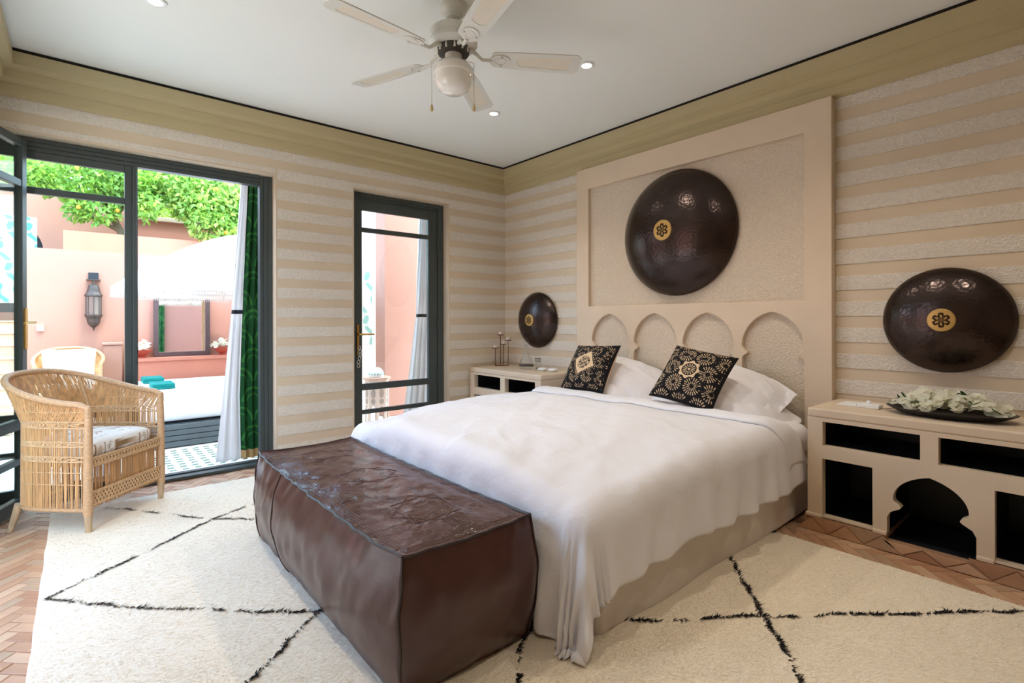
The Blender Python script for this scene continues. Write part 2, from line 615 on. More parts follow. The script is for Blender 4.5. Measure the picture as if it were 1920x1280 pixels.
leaf.location = (-3.742 - win.location.x, FYW + .012 - win.location.y, 0)

# ------------------------------------------------------------------ door_2: leaf standing open from the left wall opening
HX, HY = -3.855, -0.845
FXe, FYe = -3.561, -0.030
ang = atan2(FYe - HY, FXe - HX)
LL = sqrt((FXe - HX) ** 2 + (FYe - HY) ** 2)
dr2 = thing('door_2', 'open glazed door leaf with brass lever at the left edge of the picture', 'door', (HX, HY, 0), ang, kind='structure')
glazed_leaf('leaf', dr2, LL, 2.103, stile=(.05, .048), t=0.04)
hb = MB().box((LL - .036, -.008, .92), (LL - .012, 0, 1.15)).tube([(LL - .024, -.006, 1.07), (LL - .024, -.045, 1.07), (LL - .03, -.05, 1.07), (LL - .14, -.05, 1.065)], .007)
obj('lever_handle', hb, brass_m, dr2, world=False, smooth=True)
fl = thing('window_2', 'dark grey green frame of the left wall opening', 'window', (XL - .11, (OPL[0] + OPL[1]) / 2, 0), kind='structure')
for y0, y1 in ((OPL[0], OPL[0] - .05), (OPL[1], OPL[1] + .05)):
    obj('jamb', MB().box((XL - .20, y0, 0), (XL - .145, y1, OPL[2])), frame_m, fl, bevel=.002)
obj('post', MB().box((XL - .20, -.90, 0), (XL - .10, -.85, OPL[2])), frame_m, fl, bevel=.002)
obj('fixed_pane', MB().box((XL - .180, -.86, .03), (XL - .176, OPL[0] - .04, 2.11)), glass_m, fl)
obj('head_rail', MB().box((XL - .20, OPL[0], 2.10), (XL - .145, OPL[1], OPL[2])), frame_m, fl, bevel=.002)

# ------------------------------------------------------------------ door_1: narrow glazed door
dr = thing('door_1', 'narrow dark grey green glazed door with brass handle between the striped plaster', 'door', ((OPD[0] + OPD[1]) / 2, FYW, 0), kind='structure')
def dbox(name, a, b, bv=.002):
    return obj(name, MB().box(a, b), frame_m, dr, bevel=bv)
dbox('jamb', (OPD[0], FYW, 0), (-1.560, FYW + .08, 2.16))
dbox('jamb', (-0.750, FYW + .005, 0), (OPD[1], FYW + .08, 2.16))
obj('head_rail', MB().box((-1.56, FYW, 2.128), (-.75, FYW + .08, 2.16)).box((-1.56, FYW + .010, 2.108), (-.75, FYW + .08, 2.128)).box((-1.56, FYW + .02, 2.09), (-.75, FYW + .08, 2.108)), frame_m, dr, bevel=.002)
dl = glazed_leaf('leaf', dr, 0.80, 2.09, stile=(.057, .094), rails=[(.015, .10), (.275, .312), (.478, .535), (1.828, 1.868), (2.012, 2.09)])
dl.location = (-1.557 - dr.location.x, FYW + .012 - dr.location.y, 0)
hm = MB().box((-1.553, FYW - .004, 0.775), (-1.530, FYW + .013, 1.04))
ho = obj('handle_plate', hm, brass_m, dr, bevel=.004)
obj('lever', MB().tube([(-1.542, FYW, .958), (-1.542, FYW - .045, .958), (-1.535, FYW - .05, .958), (-1.42, FYW - .05, .957)], [.009, .009, .009, .007], 10), brass_m, ho, smooth=True)
kb = MB()
for k in range(6):
    a = k * 1.05
    kb.tube([(-1.537 + .008 * sin(a) + .012 * cos(q), FYW - .012 - .004 * k % 3 * .01, .845 - .03 * k + .016 * sin(q)) for q in np.linspace(0, 2 * pi, 11)[:-1]], .0035, 6, closed=True)
obj('key_bunch', kb, chrome_m, ho, smooth=True)
for z in (.55, 1.05, 1.80):
    obj('hinge', MB().tube([(-.755, FYW - .002, z - .05), (-.755, FYW - .002, z + .05)], .008, 8), frame_m, dr, smooth=True)

# ------------------------------------------------------------------ headboard
HB_Y = (-1.05, -3.0025)
def ogive(c, h, z0, H, n=12, k=0.038):
    R = h + k
    top = sqrt(R * R - k * k)
    pts = []
    for i in range(n + 1):      # right side of outline -> apex -> left, in (u,v), u decreasing
        t = i / n
        a = t * math.acos(k / R)
        pts.append((R * cos(a) - k, R * sin(a) * H / top))
    right = [(c + x, z0 + z) for x, z in pts]
    left = [(c - x, z0 + z) for x, z in reversed(pts[:-1])]
    return right + left
ARCH_C = [-1.405, -1.825, -2.245, -2.670]
def arch_loop(c, h=0.185, zb=0.42):
    o = ogive(c, h, 0.905, 0.218)
    rt = [(c + h, zb), (c + h, .828), (c + h - .010, .845), (c + h - .036, .860), (c + h - .034, .872), (c + h - .012, .888)]
    lf = [(2 * c - u, v) for u, v in reversed(rt)]
    return rt + o + lf
panel_loop = rect(-2.857, 1.19, -1.182, 2.178)
hbd = thing('headboard', 'built-in plaster headboard with four pointed arches and a recessed rectangular panel', 'headboard', (-.03, -2.03, 0))
obj('surround', MB().plate([rect(HB_Y[1], 0, HB_Y[0], 2.35), panel_loop] + [arch_loop(c) for c in ARCH_C], FX(-.0675), 0, .036), head_m, hbd, bevel=0.004)
obj('backing', MB().box((-.031, HB_Y[1] + .002, 0.01), (-.0002, HB_Y[0] - .002, 2.345)), head_m, hbd)
obj('recessed_panel', MB().box((-.036, -2.857, 1.19), (-.028, -1.182, 2.178)), head_rough, hbd)
for c in ARCH_C:
    obj('arch_panel', MB().box((-.035, c - .19, .40), (-.028, c + .19, 1.13)), head_rough, hbd)

# ------------------------------------------------------------------ bedside units
NX, NH, NW = -0.4687, 0.625, 0.494
def bedside(yc, label):
    t = thing('bedside_cabinet', label, 'bedside cabinet', (-.23, yc, 0))
    zb = 0.078
    arch = [(.155, zb), (.155, .160), (.143, .185), (.108, .206), (.102, .214), (.108, .224), (.128, .238)]
    og = ogive(0, .132, .250, .125, 10, k=.07)
    outline = [(-NW, zb)] + [(-u, v) for u, v in arch] + [p for p in reversed(og)] + [(u, v) for u, v in reversed(arch)] + [(NW, zb), (NW, NH - .045), (-NW, NH - .045)]
    outline = [(yc + u, v) for u, v in outline]
    holes = []
    for s in (-1, 1):
        holes.append([(yc + s * .032, .440), (yc + s * .424, .440), (yc + s * .424, .560), (yc + s * .032, .560)])
        holes.append([(yc + s * .212, .086), (yc + s * .426, .086), (yc + s * .426, .374), (yc + s * .212, .374)])
    obj('front', MB().plate([outline] + holes, FX(NX), 0, .045), head_m, t, bevel=.004)
    obj('top', MB().box((NX, yc - NW, NH - .045), (-.006, yc + NW, NH)), head_m, t, bevel=.008)
    for s in (-1, 1):
        obj('side', MB().box((NX + .04, yc + s * (NW - .045), .078), (-.006, yc + s * NW, NH - .045)), head_m, t)
    def niche(y0, y1, z0, z1):
        x0, x1 = NX + .03, -.03
        mb = MB()
        v = [(x, y, z) for x in (x0, x1) for y in (y0, y1) for z in (z0, z1)]
        mb.add(v, [(4, 5, 7, 6), (0, 1, 5, 4), (2, 6, 7, 3), (0, 4, 6, 2), (1, 3, 7, 5)])
        o = obj('niche', mb, niche_m, t, recalc=False)
        md = o.modifiers.new('thick', 'SOLIDIFY')
        md.thickness = .006
        md.offset = 0
    for s in (-1, 1):
        niche(yc + s * .029, yc + s * .427, .437, .563)
        niche(yc + s * .209, yc + s * .429, .080, .377)
    niche(yc - .165, yc + .165, .054, .390)
    # tiled skirting
    sk = obj('skirting', MB().box((NX - .006, yc - NW - .012, 0), (-.05, yc - .158, .074)).box((NX - .006, yc + .158, 0), (-.05, yc + NW + .012, .074)).box((NX - .003, yc - .16, 0), (-.05, yc + .16, .052)), grout_m, t)
    for s in (-1, 1):
        for a, b in ((.155, .211), (.427, NW + .008)):
            obj('foot_moulding', MB().box((NX - .010, yc + s * a, .072), (NX + .02, yc + s * b, .090)), head_m, t, bevel=.004)
    tw, z1 = .150, .071
    k = 0
    y = yc - NW - .01
    while y < yc + NW:
        zt = .050 if abs(y + tw / 2 - yc) < .16 else z1
        fr = FX(NX - .010)
        up = [(y + .0025, .003), (y + tw - .0025, .003), (y + tw / 2, zt - .004)]
        dn = [(y + tw / 2 + .0025, zt), (y + tw * 1.5 - .0025, zt), (y + tw, .007)]
        obj('skirting_tile', MB().plate([up], fr, 0, .006), tile_ms[k % 5], sk)
        if y + tw * 1.5 < yc + NW + .02:
            obj('skirting_tile', MB().plate([dn], fr, 0, .006), tile_ms[(k * 2 + 1) % 5], sk)
        y += tw
        k += 1
    return t
bedside(-3.511, 'cream plaster bedside cabinet with dark niches under the orchid tray')
bedside(-0.527, 'cream plaster bedside cabinet with dark niches in the far corner under the candles')

# ------------------------------------------------------------------ bed
BY = -2.03
bed = thing('bed', 'wide divan bed with fabric base and white fitted mattress', 'bed', (-1.05, BY, 0))
def rbox_grid(x0, x1, y0, y1, z0, z1, wav=0.0, n=60, rad=.05):
    """closed box with rounded upright corners and slightly wavy cloth sides"""
    per = []
    for (cx_, cy_, a0) in ((x1 - rad, y1 - rad, 0), (x0 + rad, y1 - rad, pi / 2), (x0 + rad, y0 + rad, pi), (x1 - rad, y0 + rad, 3 * pi / 2)):
        for i in range(7):
            a = a0 + i / 6 * pi / 2
            per.append((cx_ + rad * cos(a), cy_ + rad * sin(a), cos(a), sin(a)))
    full = []
    for i in range(len(per)):
        p, q = per[i], per[(i + 1) % len(per)]
        d = sqrt((p[0] - q[0]) ** 2 + (p[1] - q[1]) ** 2)
        m = max(1, int(d / .03))
        for k in range(m):
            t_ = k / m
            full.append(tuple(p[j] * (1 - t_) + q[j] * t_ for j in range(4)))
    nz = 14
    mb = MB()
    vs, fs = [], []
    L = len(full)
    for j in range(nz + 1):
        t_ = j / nz
        for i, (x, y, nx, ny) in enumerate(full):
            e = wav * (N3(x * 5, y * 5, t_ * .8) * .6 + N3(x * 1.7, y * 1.7, 5 + t_) * .6) * (.4 + .6 * (1 - t_))
            vs.append((x + nx * e, y + ny * e, z0 + (z1 - z0) * t_))
    for j in range(nz):
        for i in range(L):
            i2 = (i + 1) % L
            fs.append((j * L + i, j * L + i2, (j + 1) * L + i2, (j + 1) * L + i))
    fs.append(tuple(range(L)))
    fs.append(tuple(nz * L + i for i in reversed(range(L))))
    return mb.add(vs, fs)
obj('base', rbox_grid(-2.03, -.075, BY - .905, BY + .905, 0.022, .275, wav=.018), base_m, bed, smooth=True)
def mattress_pt(u, v):
    a = 2 * pi * u
    p = 0.12
    s_, c_ = sin(a), cos(a)
    ex = abs(c_) ** p * (1 if c_ > 0 else -1)
    ey = abs(s_) ** p * (1 if s_ > 0 else -1)
    ph = (v - .5) * pi
    r = cos(ph) ** .28
    z = sin(ph)
    z = abs(z) ** .5 * (1 if z > 0 else -1)
    wr = .006 * N3(ex * 9, ey * 9, v * 6)
    return (-1.05 + .97 * ex * r + wr, BY + .895 * ey * r + wr, .395 + .120 * z)
obj('mattress', MB().grid(mattress_pt, 160, 24, wrap_u=True), linen_m, bed, smooth='all')

# duvet: top surface, rounded over the edges, hanging sides with folds, puddled corners
A0, B0, RR = .845, 1.47, .10
HEADX = -.56
def smooth01(t):
    t = max(0, min(1, t))
    return t * t * (3 - 2 * t)
def duvet_pt(a, b, lift=0.0):
    A, B = max(0, abs(a) - A0), max(0, b - B0)
    sg = 1 if a > 0 else -1
    r = sqrt(A * A + B * B)
    if r > .53:
        k_ = (.53 + (r - .53) * .25) / r
        A, B, r = A * k_, B * k_, r * k_
    at, bt = min(abs(a), A0), min(b, B0)
    x, y = HEADX - bt, BY + sg * at
    dome = .060 * (1 - (a / 1.0) ** 2 if abs(a) < 1 else 0) * (1 - .45 * smooth01((b - .8) / .7)) * smooth01((b + .08) / .55)
    z = .527 + dome
    z += .010 * N3(a * 3.1, b * 3.1, 1.3) + .006 * N3(a * 7 + b * 5, b * 4 - a * 2, 4.2)
    # soft creases running towards the near foot corner
    cr = sin(11 * (a + .7 * b) + 4 * N3(a * 2, b * 2, 8)) * .006 * smooth01((b - .4) / .8) * (.4 + N3(a * 3, b * 3, 30)) + .012 * N3(a * 2.2 + b, b * 1.6 - a, 12)
    z += cr
    z -= .055 * smooth01((b - .75) / .75) * smooth01((abs(a) - .35) / .5)
    wk = 1 - abs(N3(a * 4 + b * 2.4, b * 3.2 - a * 1.7, 40))
    z += .010 * max(0, wk - .72) * (1 + smooth01((b - .6) / .6)) + .003 * N3(a * 14 + b * 6, b * 11, 41)
    if r > 0:
        ux, uy = B / r, A / r
        q = RR * pi / 2
        if r < q:
            h, v = RR * sin(r / RR), RR * (1 - cos(r / RR))
        else:
            h, v = RR + .06 * (r - q), RR + (r - q)
        # folds along the hem
        s_ = b * uy * 1.0 + a * ux * sg + atan2(B, A) * .35
        amp = smooth01((r - .06) / .4)
        f = (.020 * sin(30 * s_ + 2.2 * N3(s_ * 3, r * 2, 2)) + .020 * N3(s_ * 7.5, r * 1.2, 9) + .02 * N3(s_ * 2.5, r, 3)) * amp * (.72 + .28 * min(1, ux * 1.6))
        corner = min(ux, uy) * 1.41
        f += corner * amp * (.030 * sin(atan2(B, A) * 9 + 1.0) + .02)
        h += f
        dz = z - v
        flo = .030 + .006 * (1 + N3(s_ * 3, r * 3))
        if dz < flo:
            h += (flo - dz) * .55
            dz = flo + .12 * max(0, r - .6)
        x -= ux * h
        y += sg * uy * h
        z = dz
    return (x, y, z + lift)
NA, NB_ = 230, 200
def amax(b, sg):
    hem = .36 + .02 * sin(b * 3.1 + .5) + .012 * N3(b * 5, 3, 1)
    return A0 + hem
def duv(u, v):
    s_ = 2 * u - 1
    b = v * (B0 + .515) - .17 * smooth01((abs(s_) - .6) / .4) * (1 - v) ** 2
    a = s_ * amax(b, s_)
    return duvet_pt(a, b)
duvet = tag(obj('duvet', MB().grid(duv, NA, NB_), linen_m, smooth='all', solid=.012),
            'rumpled white duvet draped over the bed and hanging to the rug', 'duvet')
def fold_pt(u, v):
    a = (2 * u - 1) * 1.13
    b = -.03 + v * .20 + .010 * sin(a * 5) + .012 * N3(a * 3, 7, 2) - .15 * smooth01((abs(a) - .72) / .48)
    lift = .034 * sin(pi * min(1, max(0, v * .94 + .06))) ** .6 + .005
    return duvet_pt(a, b, lift)
obj('turned_edge', MB().grid(fold_pt, 120, 22), linen_m, duvet, smooth='all', solid=.008)

def pillow_mb(W, D, T, flange=0.0, n=40, concave=.05, seed=0, wr=.006, droop=0.0):
    mb = MB()
    def side(sg):
        def fn(u, v):
            p, q = 2 * u - 1, 2 * v - 1
            fl = 1 - flange
            pu, qv = min(1, abs(p) / fl), min(1, abs(q) / fl)
            th = T * (max(0, 1 - pu ** 2.4) * max(0, 1 - qv ** 2.4)) ** .55
            y = W / 2 * p * (1 - concave * (1 - q * q) * abs(p))
            z = D / 2 * q * (1 - concave * (1 - p * p) * abs(q))
            w_ = wr * (N3(p * 3 + seed, q * 3, sg) + .5 * N3(p * 7, q * 7 + seed, sg)) + (wr * 1.2 * N3(p * 5, q * 5, seed + 3) if flange else 0)
            z -= droop * .5 * abs(p) ** 2.5
            return (sg * (th / 2 + w_ * (th / T if not flange else 1)) + droop * 1.2 * abs(p) ** 2.2, y, z)
        return fn
    mb.grid(side(-1), n, n)
    mb.grid(side(1), n, n)
    return mb
def place(o, loc, yaw, pitch, roll=0):
    o.matrix_world = Matrix.Translation(loc) @ Matrix.Rotation(radians(yaw), 4, 'Z') @ Matrix.Rotation(radians(pitch), 4, 'Y') @ Matrix.Rotation(radians(roll), 4, 'X')
    return o
for (loc, yaw, pit, rol, sd, lab) in (
        ((-.330, -2.45, .575), 3, 78, 1, 1, 'white bed pillow lying under the other one nearest the orchid tray'),
        ((-.268, -2.39, .668), -3, 62, 2, 5, 'white bed pillow propped behind the octagon-motif black cushion'),
        ((-.330, -1.56, .570), -3, 78, -1, 9, 'white bed pillow lying under the other one nearest the candles'),
        ((-.268, -1.58, .664), 3, 62, 1, 13, 'white bed pillow propped behind the diamond-motif black cushion')):
    o = tag(obj('pillow', pillow_mb(.86, .43, .20, flange=.08, seed=sd, n=44, wr=.010, droop=.10, concave=.04), linen_m, smooth='all', weld=True), lab, 'pillow', 'white bed pillows')
    place(o, loc, yaw, pit, rol)

CREAM, BLACKC = np.array(lin((222, 194, 158))[:3]), np.array(lin((26, 24, 27))[:3])
def burst(y, z, kind):
    """black cloth with pale radiating dashes around a pale central motif; y,z in -0.5..0.5"""
    if kind == 'oct':
        r = sqrt(y * y + z * z)
        t = atan2(z, y)
        edge = .150 + .016 * cos(8 * t)
        if r < edge:
            if r < .112:
                return CREAM if (.035 < r < .095 and cos(14 * t) > .4) or (r < .02) else BLACKC
            return CREAM
        if r < edge + .014:
            return BLACKC
    else:
        p, q = (y * .97 + z * .26), (-y * .26 + z * .97)
        d = abs(p) + abs(q) * .95
        if d < .245:
            rr = sqrt(p * p + q * q)
            if rr < .135:
                k = sin(70 * p + 6 * sin(60 * q)) + sin(64 * q + 5 * sin(50 * p))
                return BLACKC if k > -.15 else CREAM
            return CREAM
        if d < .262 or .285 < d < .300:
            return BLACKC
        if d < .285:
            return CREAM if (int((p + 2) * 60) % 2 and N3(y * 30, z * 30, 2) > -.2) else BLACKC
    best, bc = 9, None
    for (cy_, cz_) in BC:
        d = (y - cy_) ** 2 + (z - cz_) ** 2
        if d < best:
            best, bc = d, (cy_, cz_)
    r = sqrt(best)
    t = atan2(z - bc[1], y - bc[0])
    if max(abs(y), abs(z)) > .475 or r < .022:
        return BLACKC
    for r0, r1, nn in ((.034, .074, 13), (.086, .134, 21)):
        if r0 < r < r1 and cos(nn * t + bc[0] * 9) > (.45 if kind == 'oct' else .6) and N3(y * 14, z * 14, 7) > (-.25 if kind == 'oct' else -.15):
            return CREAM
    return BLACKC
BC = [(i * .29 + (.145 if j % 2 else 0) - .58, j * .26 - .52) for i in range(6) for j in range(5)]
for kind, loc, yaw, pit, rol, lab in (
        ('oct', (-.530, -2.408, .732), 11.3, 40.0, 11.9, 'black cushion with pale sunburst print and octagon motif'),
        ('dia', (-.465, -1.544, .722), 1.2, 35.7, -2.5, 'black cushion with pale dashes and tilted diamond motif')):
    S = .40
    n = 170
    mb = pillow_mb(S, S, .17, n=n, concave=.065, seed=3, wr=.003)
    half = n * n
    front = MB()
    front.add(mb.v[:half], [f for f in mb.f if f[0] < half])
    back = MB()
    small = pillow_mb(S, S, .17, n=24, concave=.065, seed=3, wr=.003)
    hs = 24 * 24
    back.v = small.v[hs:]
    back.f = [tuple(i - hs for i in f) for f in small.f if f[0] >= hs]
    back.mi = [0] * len(back.f)
    c = obj('cushion', front, cush_print, smooth='all', recalc=False)
    cols = np.zeros((half, 3), np.float32)
    for j in range(n):
        for i in range(n):
            cols[j * n + i] = burst(i / (n - 1) - .5, j / (n - 1) - .5, kind)
    paint_arr(c, cols)
    tag(c, lab, 'cushion', 'black printed cushions on the bed')
    bk = obj('back_cover', back, cush_back, c, smooth='all', world=False, recalc=False)
    bk['label'] = 'plain sand coloured linen back'
    place(c, loc, yaw, pit, rol)

# ------------------------------------------------------------------ ottoman
ot = thing('ottoman', 'long dark brown leather pouf at the foot of the bed', 'ottoman', (-2.43, -2.03, 0.022))
OX, OY, OZ = .245, .730, .400
OC = Vector((-2.425, -2.055, .022))
def otto(p, q, r):
    """p,q in -1..1 plan, r in 0..1 height"""
    b = 1 - (2 * r - 1) ** 2
    bul = 1 + .0 * b
    x = OX * p
    y = OY * q
    # sides bulge, corners stay in
    x += p * (.050 * b * (1 - .7 * q ** 4) - .012 * (1 - r) ** 2)
    y += q * (.060 * b * (1 - .7 * p ** 4) - .015 * (1 - r) ** 2)
    x -= p * .02 * (q ** 8) * r * .5
    z = OZ * r
    # cushion-like top: sagging rim between higher corners
    if r > .5:
        t_ = (r - .5) * 2
        z += t_ * (.010 * (p * p * q ** 6) - .006 * (1 - q ** 2) * p ** 2 + .022 * (1 - p * p) * (1 - q * q))
        z += t_ * (.010 * N3(p * 2.2, q * 5, 1) + .005 * N3(p * 5, q * 12, 4)) * (1 - max(abs(p), abs(q)) ** 6)
    x += p * .008 * N3(q * 7, r * 4, 6) + p * .006 * N3(q * 16 + r * 4, r * 3, 2) * smooth01(r * 1.6)
    y += q * .008 * N3(p * 4, r * 4, 16)
    z = max(z, 0.0)
    return OC + Vector((x, y, z))
def face(fn, nu, nv):
    return MB().grid(fn, nu, nv)
rv = lambda v: v
sides = MB()
sides.grid(lambda u, v: otto(2 * u - 1, -1, v), 30, 26)
sides.grid(lambda u, v: otto(2 * u - 1, 1, v), 30, 26)
sides.grid(lambda u, v: otto(-1, 2 * u - 1, v), 90, 26)
sides.grid(lambda u, v: otto(1, 2 * u - 1, v), 90, 26)
sides.grid(lambda u, v: otto(2 * u - 1, 2 * v - 1, 0), 10, 20)
obj('body', sides, leather, ot, smooth='all', weld=True)
obj('top_panel', MB().grid(lambda u, v: otto(2 * u - 1, 2 * v - 1, 1), 60, 130), leather_top, ot, smooth='all')
lp = [(-1 + 2 * i / 60, -1) for i in range(60)] + [(1, -1 + 2 * i / 120) for i in range(120)] + [(1 - 2 * i / 60, 1) for i in range(60)] + [(-1, 1 - 2 * i / 120) for i in range(120)]
obj('top_piping', MB().tube([otto(p, q, 1.0) for p, q in lp], .0055, 6, closed=True), piping_m, ot, smooth=True)
for p, q in ((-1, -1), (1, -1), (1, 1), (-1, 1)):
    obj('corner_piping', MB().tube([otto(p, q, i / 24) for i in range(25)], .0045, 6), piping_m, ot, smooth=True)
for p, qs in ((-1.0, .36), (1.0, .36)):
    obj('side_seam', MB().tube([otto(p, qs + .05 * sin(i / 24 * pi) + .10 * (i / 24) ** 3, i / 24) for i in range(25)], .0035, 6), piping_m, ot, smooth=True)
def top_line(pts, r=.0016):
    return MB().tube([otto(p, q, 1) + Vector((0, 0, .0005)) for p, q in pts], r, 5)
emb = M('embossed_line', (104, 78, 70), 0.5)
for d in (.10, .14, .18):
    lp2 = [(-1 + d + (2 - 2 * d) * i / 30, -1 + d * .35) for i in range(30)] + [(1 - d, -1 + d * .35 + (2 - .7 * d) * i / 60) for i in range(60)] + [(1 - d - (2 - 2 * d) * i / 30, 1 - d * .35) for i in range(30)] + [(-1 + d, 1 - d * .35 - (2 - .7 * d) * i / 60) for i in range(60)]
    obj('embossed_border', MB().tube([otto(p, q, 1) + Vector((0, 0, .0004)) for p, q in lp2], .0013, 5, closed=True), emb, ot, smooth=True)
for qc in (-.62, 0, .62):
    for rot_ in (0, pi / 4):
        sq = [(.52 * cos(rot_ + k * pi / 2), qc + .17 * sin(rot_ + k * pi / 2)) for k in range(5)]
        pts = []
        for a, b in zip(sq[:-1], sq[1:]):
            pts += [(a[0] + (b[0] - a[0]) * i / 12, a[1] + (b[1] - a[1]) * i / 12) for i in range(12)]
        pts.append(sq[0])
        obj('embossed_star', top_line(pts), emb, ot, smooth=True)

# ------------------------------------------------------------------ rug
RX0, RX1, RY0, RY1, RZ = -3.455, -.685, -4.75, -.265, .020
rug = MB()
per = []
for i in range(80):
    t_ = i / 80
    per.append((RX0 + (RX1 - RX0) * t_, RY0))
for i in range(140):
    t_ = i / 140
    per.append((RX1 + .008 * N3(t_ * 30, 1), RY0 + (RY1 - RY0) * t_))
for i in range(80):
    t_ = i / 80
    per.append((RX1 + (RX0 - RX1) * t_, RY1 + .012 * N3(t_ * 25, 4)))
for i in range(140):
    t_ = i / 140
    per.append((RX0 + .004 * N3(t_ * 25, 8), RY1 + (RY0 - RY1) * t_))
rug.plate([per], lambda u, v, d: (u, v, d), 0.001, RZ)
rugo = tag(obj('rug', rug, rug_m, bevel=.006), 'large shaggy cream rug with thin black diamond lines under the bed', 'rug')

def blades(P, L, W, lean, mat, name, parent, jitter=1.0):
    n = len(P)
    ang = rng.normal(lean, .75 * jitter, n)
    d = np.stack([np.cos(ang), np.sin(ang)], 1)
    side = np.stack([-d[:, 1], d[:, 0]], 1)
    Ls = L * rng.uniform(.6, 1.3, n)
    rise = rng.uniform(.12, .48, n)
    V = np.zeros((n, 3, 3), np.float32)
    V[:, 0, :2] = P[:, :2] - side * W
    V[:, 1, :2] = P[:, :2] + side * W
    V[:, :2, 2] = P[:, 2:3]
    V[:, 2, :2] = P[:, :2] + d * (Ls * np.sqrt(1 - rise ** 2))[:, None]
    V[:, 2, 2] = P[:, 2] + Ls * rise
    me = bpy.data.meshes.new(name)
    me.vertices.add(n * 3)
    me.vertices.foreach_set('co', V.ravel())
    me.loops.add(n * 3)
    me.loops.foreach_set('vertex_index', np.arange(n * 3, dtype=np.int32))
    me.polygons.add(n)
    me.polygons.foreach_set('loop_start', np.arange(0, n * 3, 3, dtype=np.int32))
    me.polygons.foreach_set('loop_total', np.full(n, 3, np.int32))
    me.materials.append(mat)
    me.update(calc_edges=True)
    o = bpy.data.objects.new(name, me)
    COL.objects.link(o)
    o.parent = parent
    return o
NP = 640000
P = np.stack([rng.uniform(RX0 + .005, RX1 - .005, NP), rng.uniform(RY0, RY1 - .005, NP), np.full(NP, RZ - .003)], 1)
keep = ~((P[:, 0] > -1.98) & (P[:, 1] > -2.88)) & (P[:, 1] > -4.3) & ~((P[:, 0] > -2.6) & (P[:, 0] < -1.9) & (P[:, 1] > -2.7) & (P[:, 1] < -1.2))
P = P[keep]
pile = blades(P, .017, .0021, radians(-60), pile_m, 'pile', rugo)
pile['kind'] = 'stuff'
A_, B_, C_, E_, D_ = (-3.434, -1.411), (-2.79, -.933), (-2.686, -2.175), (-2.08, -2.69), (-1.472, -3.232)
def wob(pts, n):
    out = []
    for a, b in zip(pts[:-1], pts[1:]):
        for i in range(n):
            t_ = i / n
            out.append((a[0] + (b[0] - a[0]) * t_, a[1] + (b[1] - a[1]) * t_))
    out.append(pts[-1])
    return [(x + .020 * N3(x * 5, y * 5, 3) + .012 * N3(x * 17, y * 17, 13), y + .020 * N3(x * 5, y * 5, 9) + .012 * N3(x * 17, y * 17, 19)) for x, y in out]
LINES = [[A_, B_, (-2.508, -.812), (-1.95, -.40), (-1.75, -.27)],
         [(-3.30, -.27), (-3.252, -.321), B_, (-2.59, -1.133), (-2.1, -1.6)],
         [A_, (-3.22, -1.665), C_, E_, (-1.863, -2.942), D_, (-.736, -3.829), (-.69, -3.87)],
         [C_, (-2.973, -2.41), (-3.434, -2.80)],
         [E_, (-2.283, -2.828), (-2.75, -3.32), (-3.44, -3.95)],
         [(-1.0, -2.82), (-1.12, -2.923), D_, (-1.747, -3.454), (-2.45, -4.05)],
         [(-.70, -2.95), (-.95, -2.70)],
         [(-3.434, -2.80), (-2.75, -3.32), (-2.0, -4.0)]]
for pl_ in LINES:
    w_ = wob(pl_, 26)
    pts = []
    for a, b in zip(w_[:-1], w_[1:]):
        d = sqrt((a[0] - b[0]) ** 2 + (a[1] - b[1]) ** 2)
        for k in range(max(1, int(d * 900))):
            t_ = random.random()
            x, y = a[0] + (b[0] - a[0]) * t_, a[1] + (b[1] - a[1]) * t_
            dens = .52 + 1.3 * N3(x * 14, y * 14, 20)
            if random.random() < dens:
                pts.append((x + random.gauss(0, .0036), y + random.gauss(0, .0036), RZ + .002))
    if len(pts) > 5:
        o = blades(np.array(pts), .017, .0026, radians(-60), black_wool, 'woven_line', rugo)
        o['label'] = 'black wool line woven into the pile'
        o['kind'] = 'stuff'

# ------------------------------------------------------------------ ceiling fan
FX0, FY0 = -1.955, -1.985
fan = thing('ceiling_fan', 'white five-blade ceiling fan with cane blade inserts and opal globe', 'ceiling fan', (FX0, FY0, ZC))
def fl_(name, prof_, mat, par=fan, seg=32):
    return obj(name, MB().lathe(prof_, (FX0, FY0, 0), seg), mat, par, smooth=True)
fl_('canopy', [(.062, 2.59), (.066, 2.578), (.062, 2.560), (.048, 2.545), (.036, 2.538), (.034, 2.530), (.012, 2.528)], fan_m)
fl_('downrod', [(.013, 2.54), (.013, 2.475)], fan_m, seg=16)
fl_('motor_housing', [(.03, 2.482), (.080, 2.478), (.108, 2.466), (.117, 2.448), (.117, 2.430), (.111, 2.424), (.116, 2.416), (.116, 2.402), (.100, 2.388), (.072, 2.384)], fan_m)
fl_('motor_vent', [(.078, 2.386), (.074, 2.358), (.05, 2.354)], fan_dark)
for k in range(12):
    a = k * pi / 6
    obj('vent_fin', MB().box((FX0 + .074 * cos(a) - .004, FY0 + .074 * sin(a) - .004, 2.358), (FX0 + .074 * cos(a) + .004, FY0 + .074 * sin(a) + .004, 2.386)), fan_m, fan)
fl_('light_fitter', [(.040, 2.356), (.041, 2.335), (.041, 2.322), (.046, 2.316), (.046, 2.308)], fan_m)
fl_('light_globe', [(.048, 2.316), (.078, 2.306), (.094, 2.286), (.096, 2.258), (.090, 2.254), (.089, 2.225), (.076, 2.192), (.048, 2.172), (.0, 2.166)], globe_m)
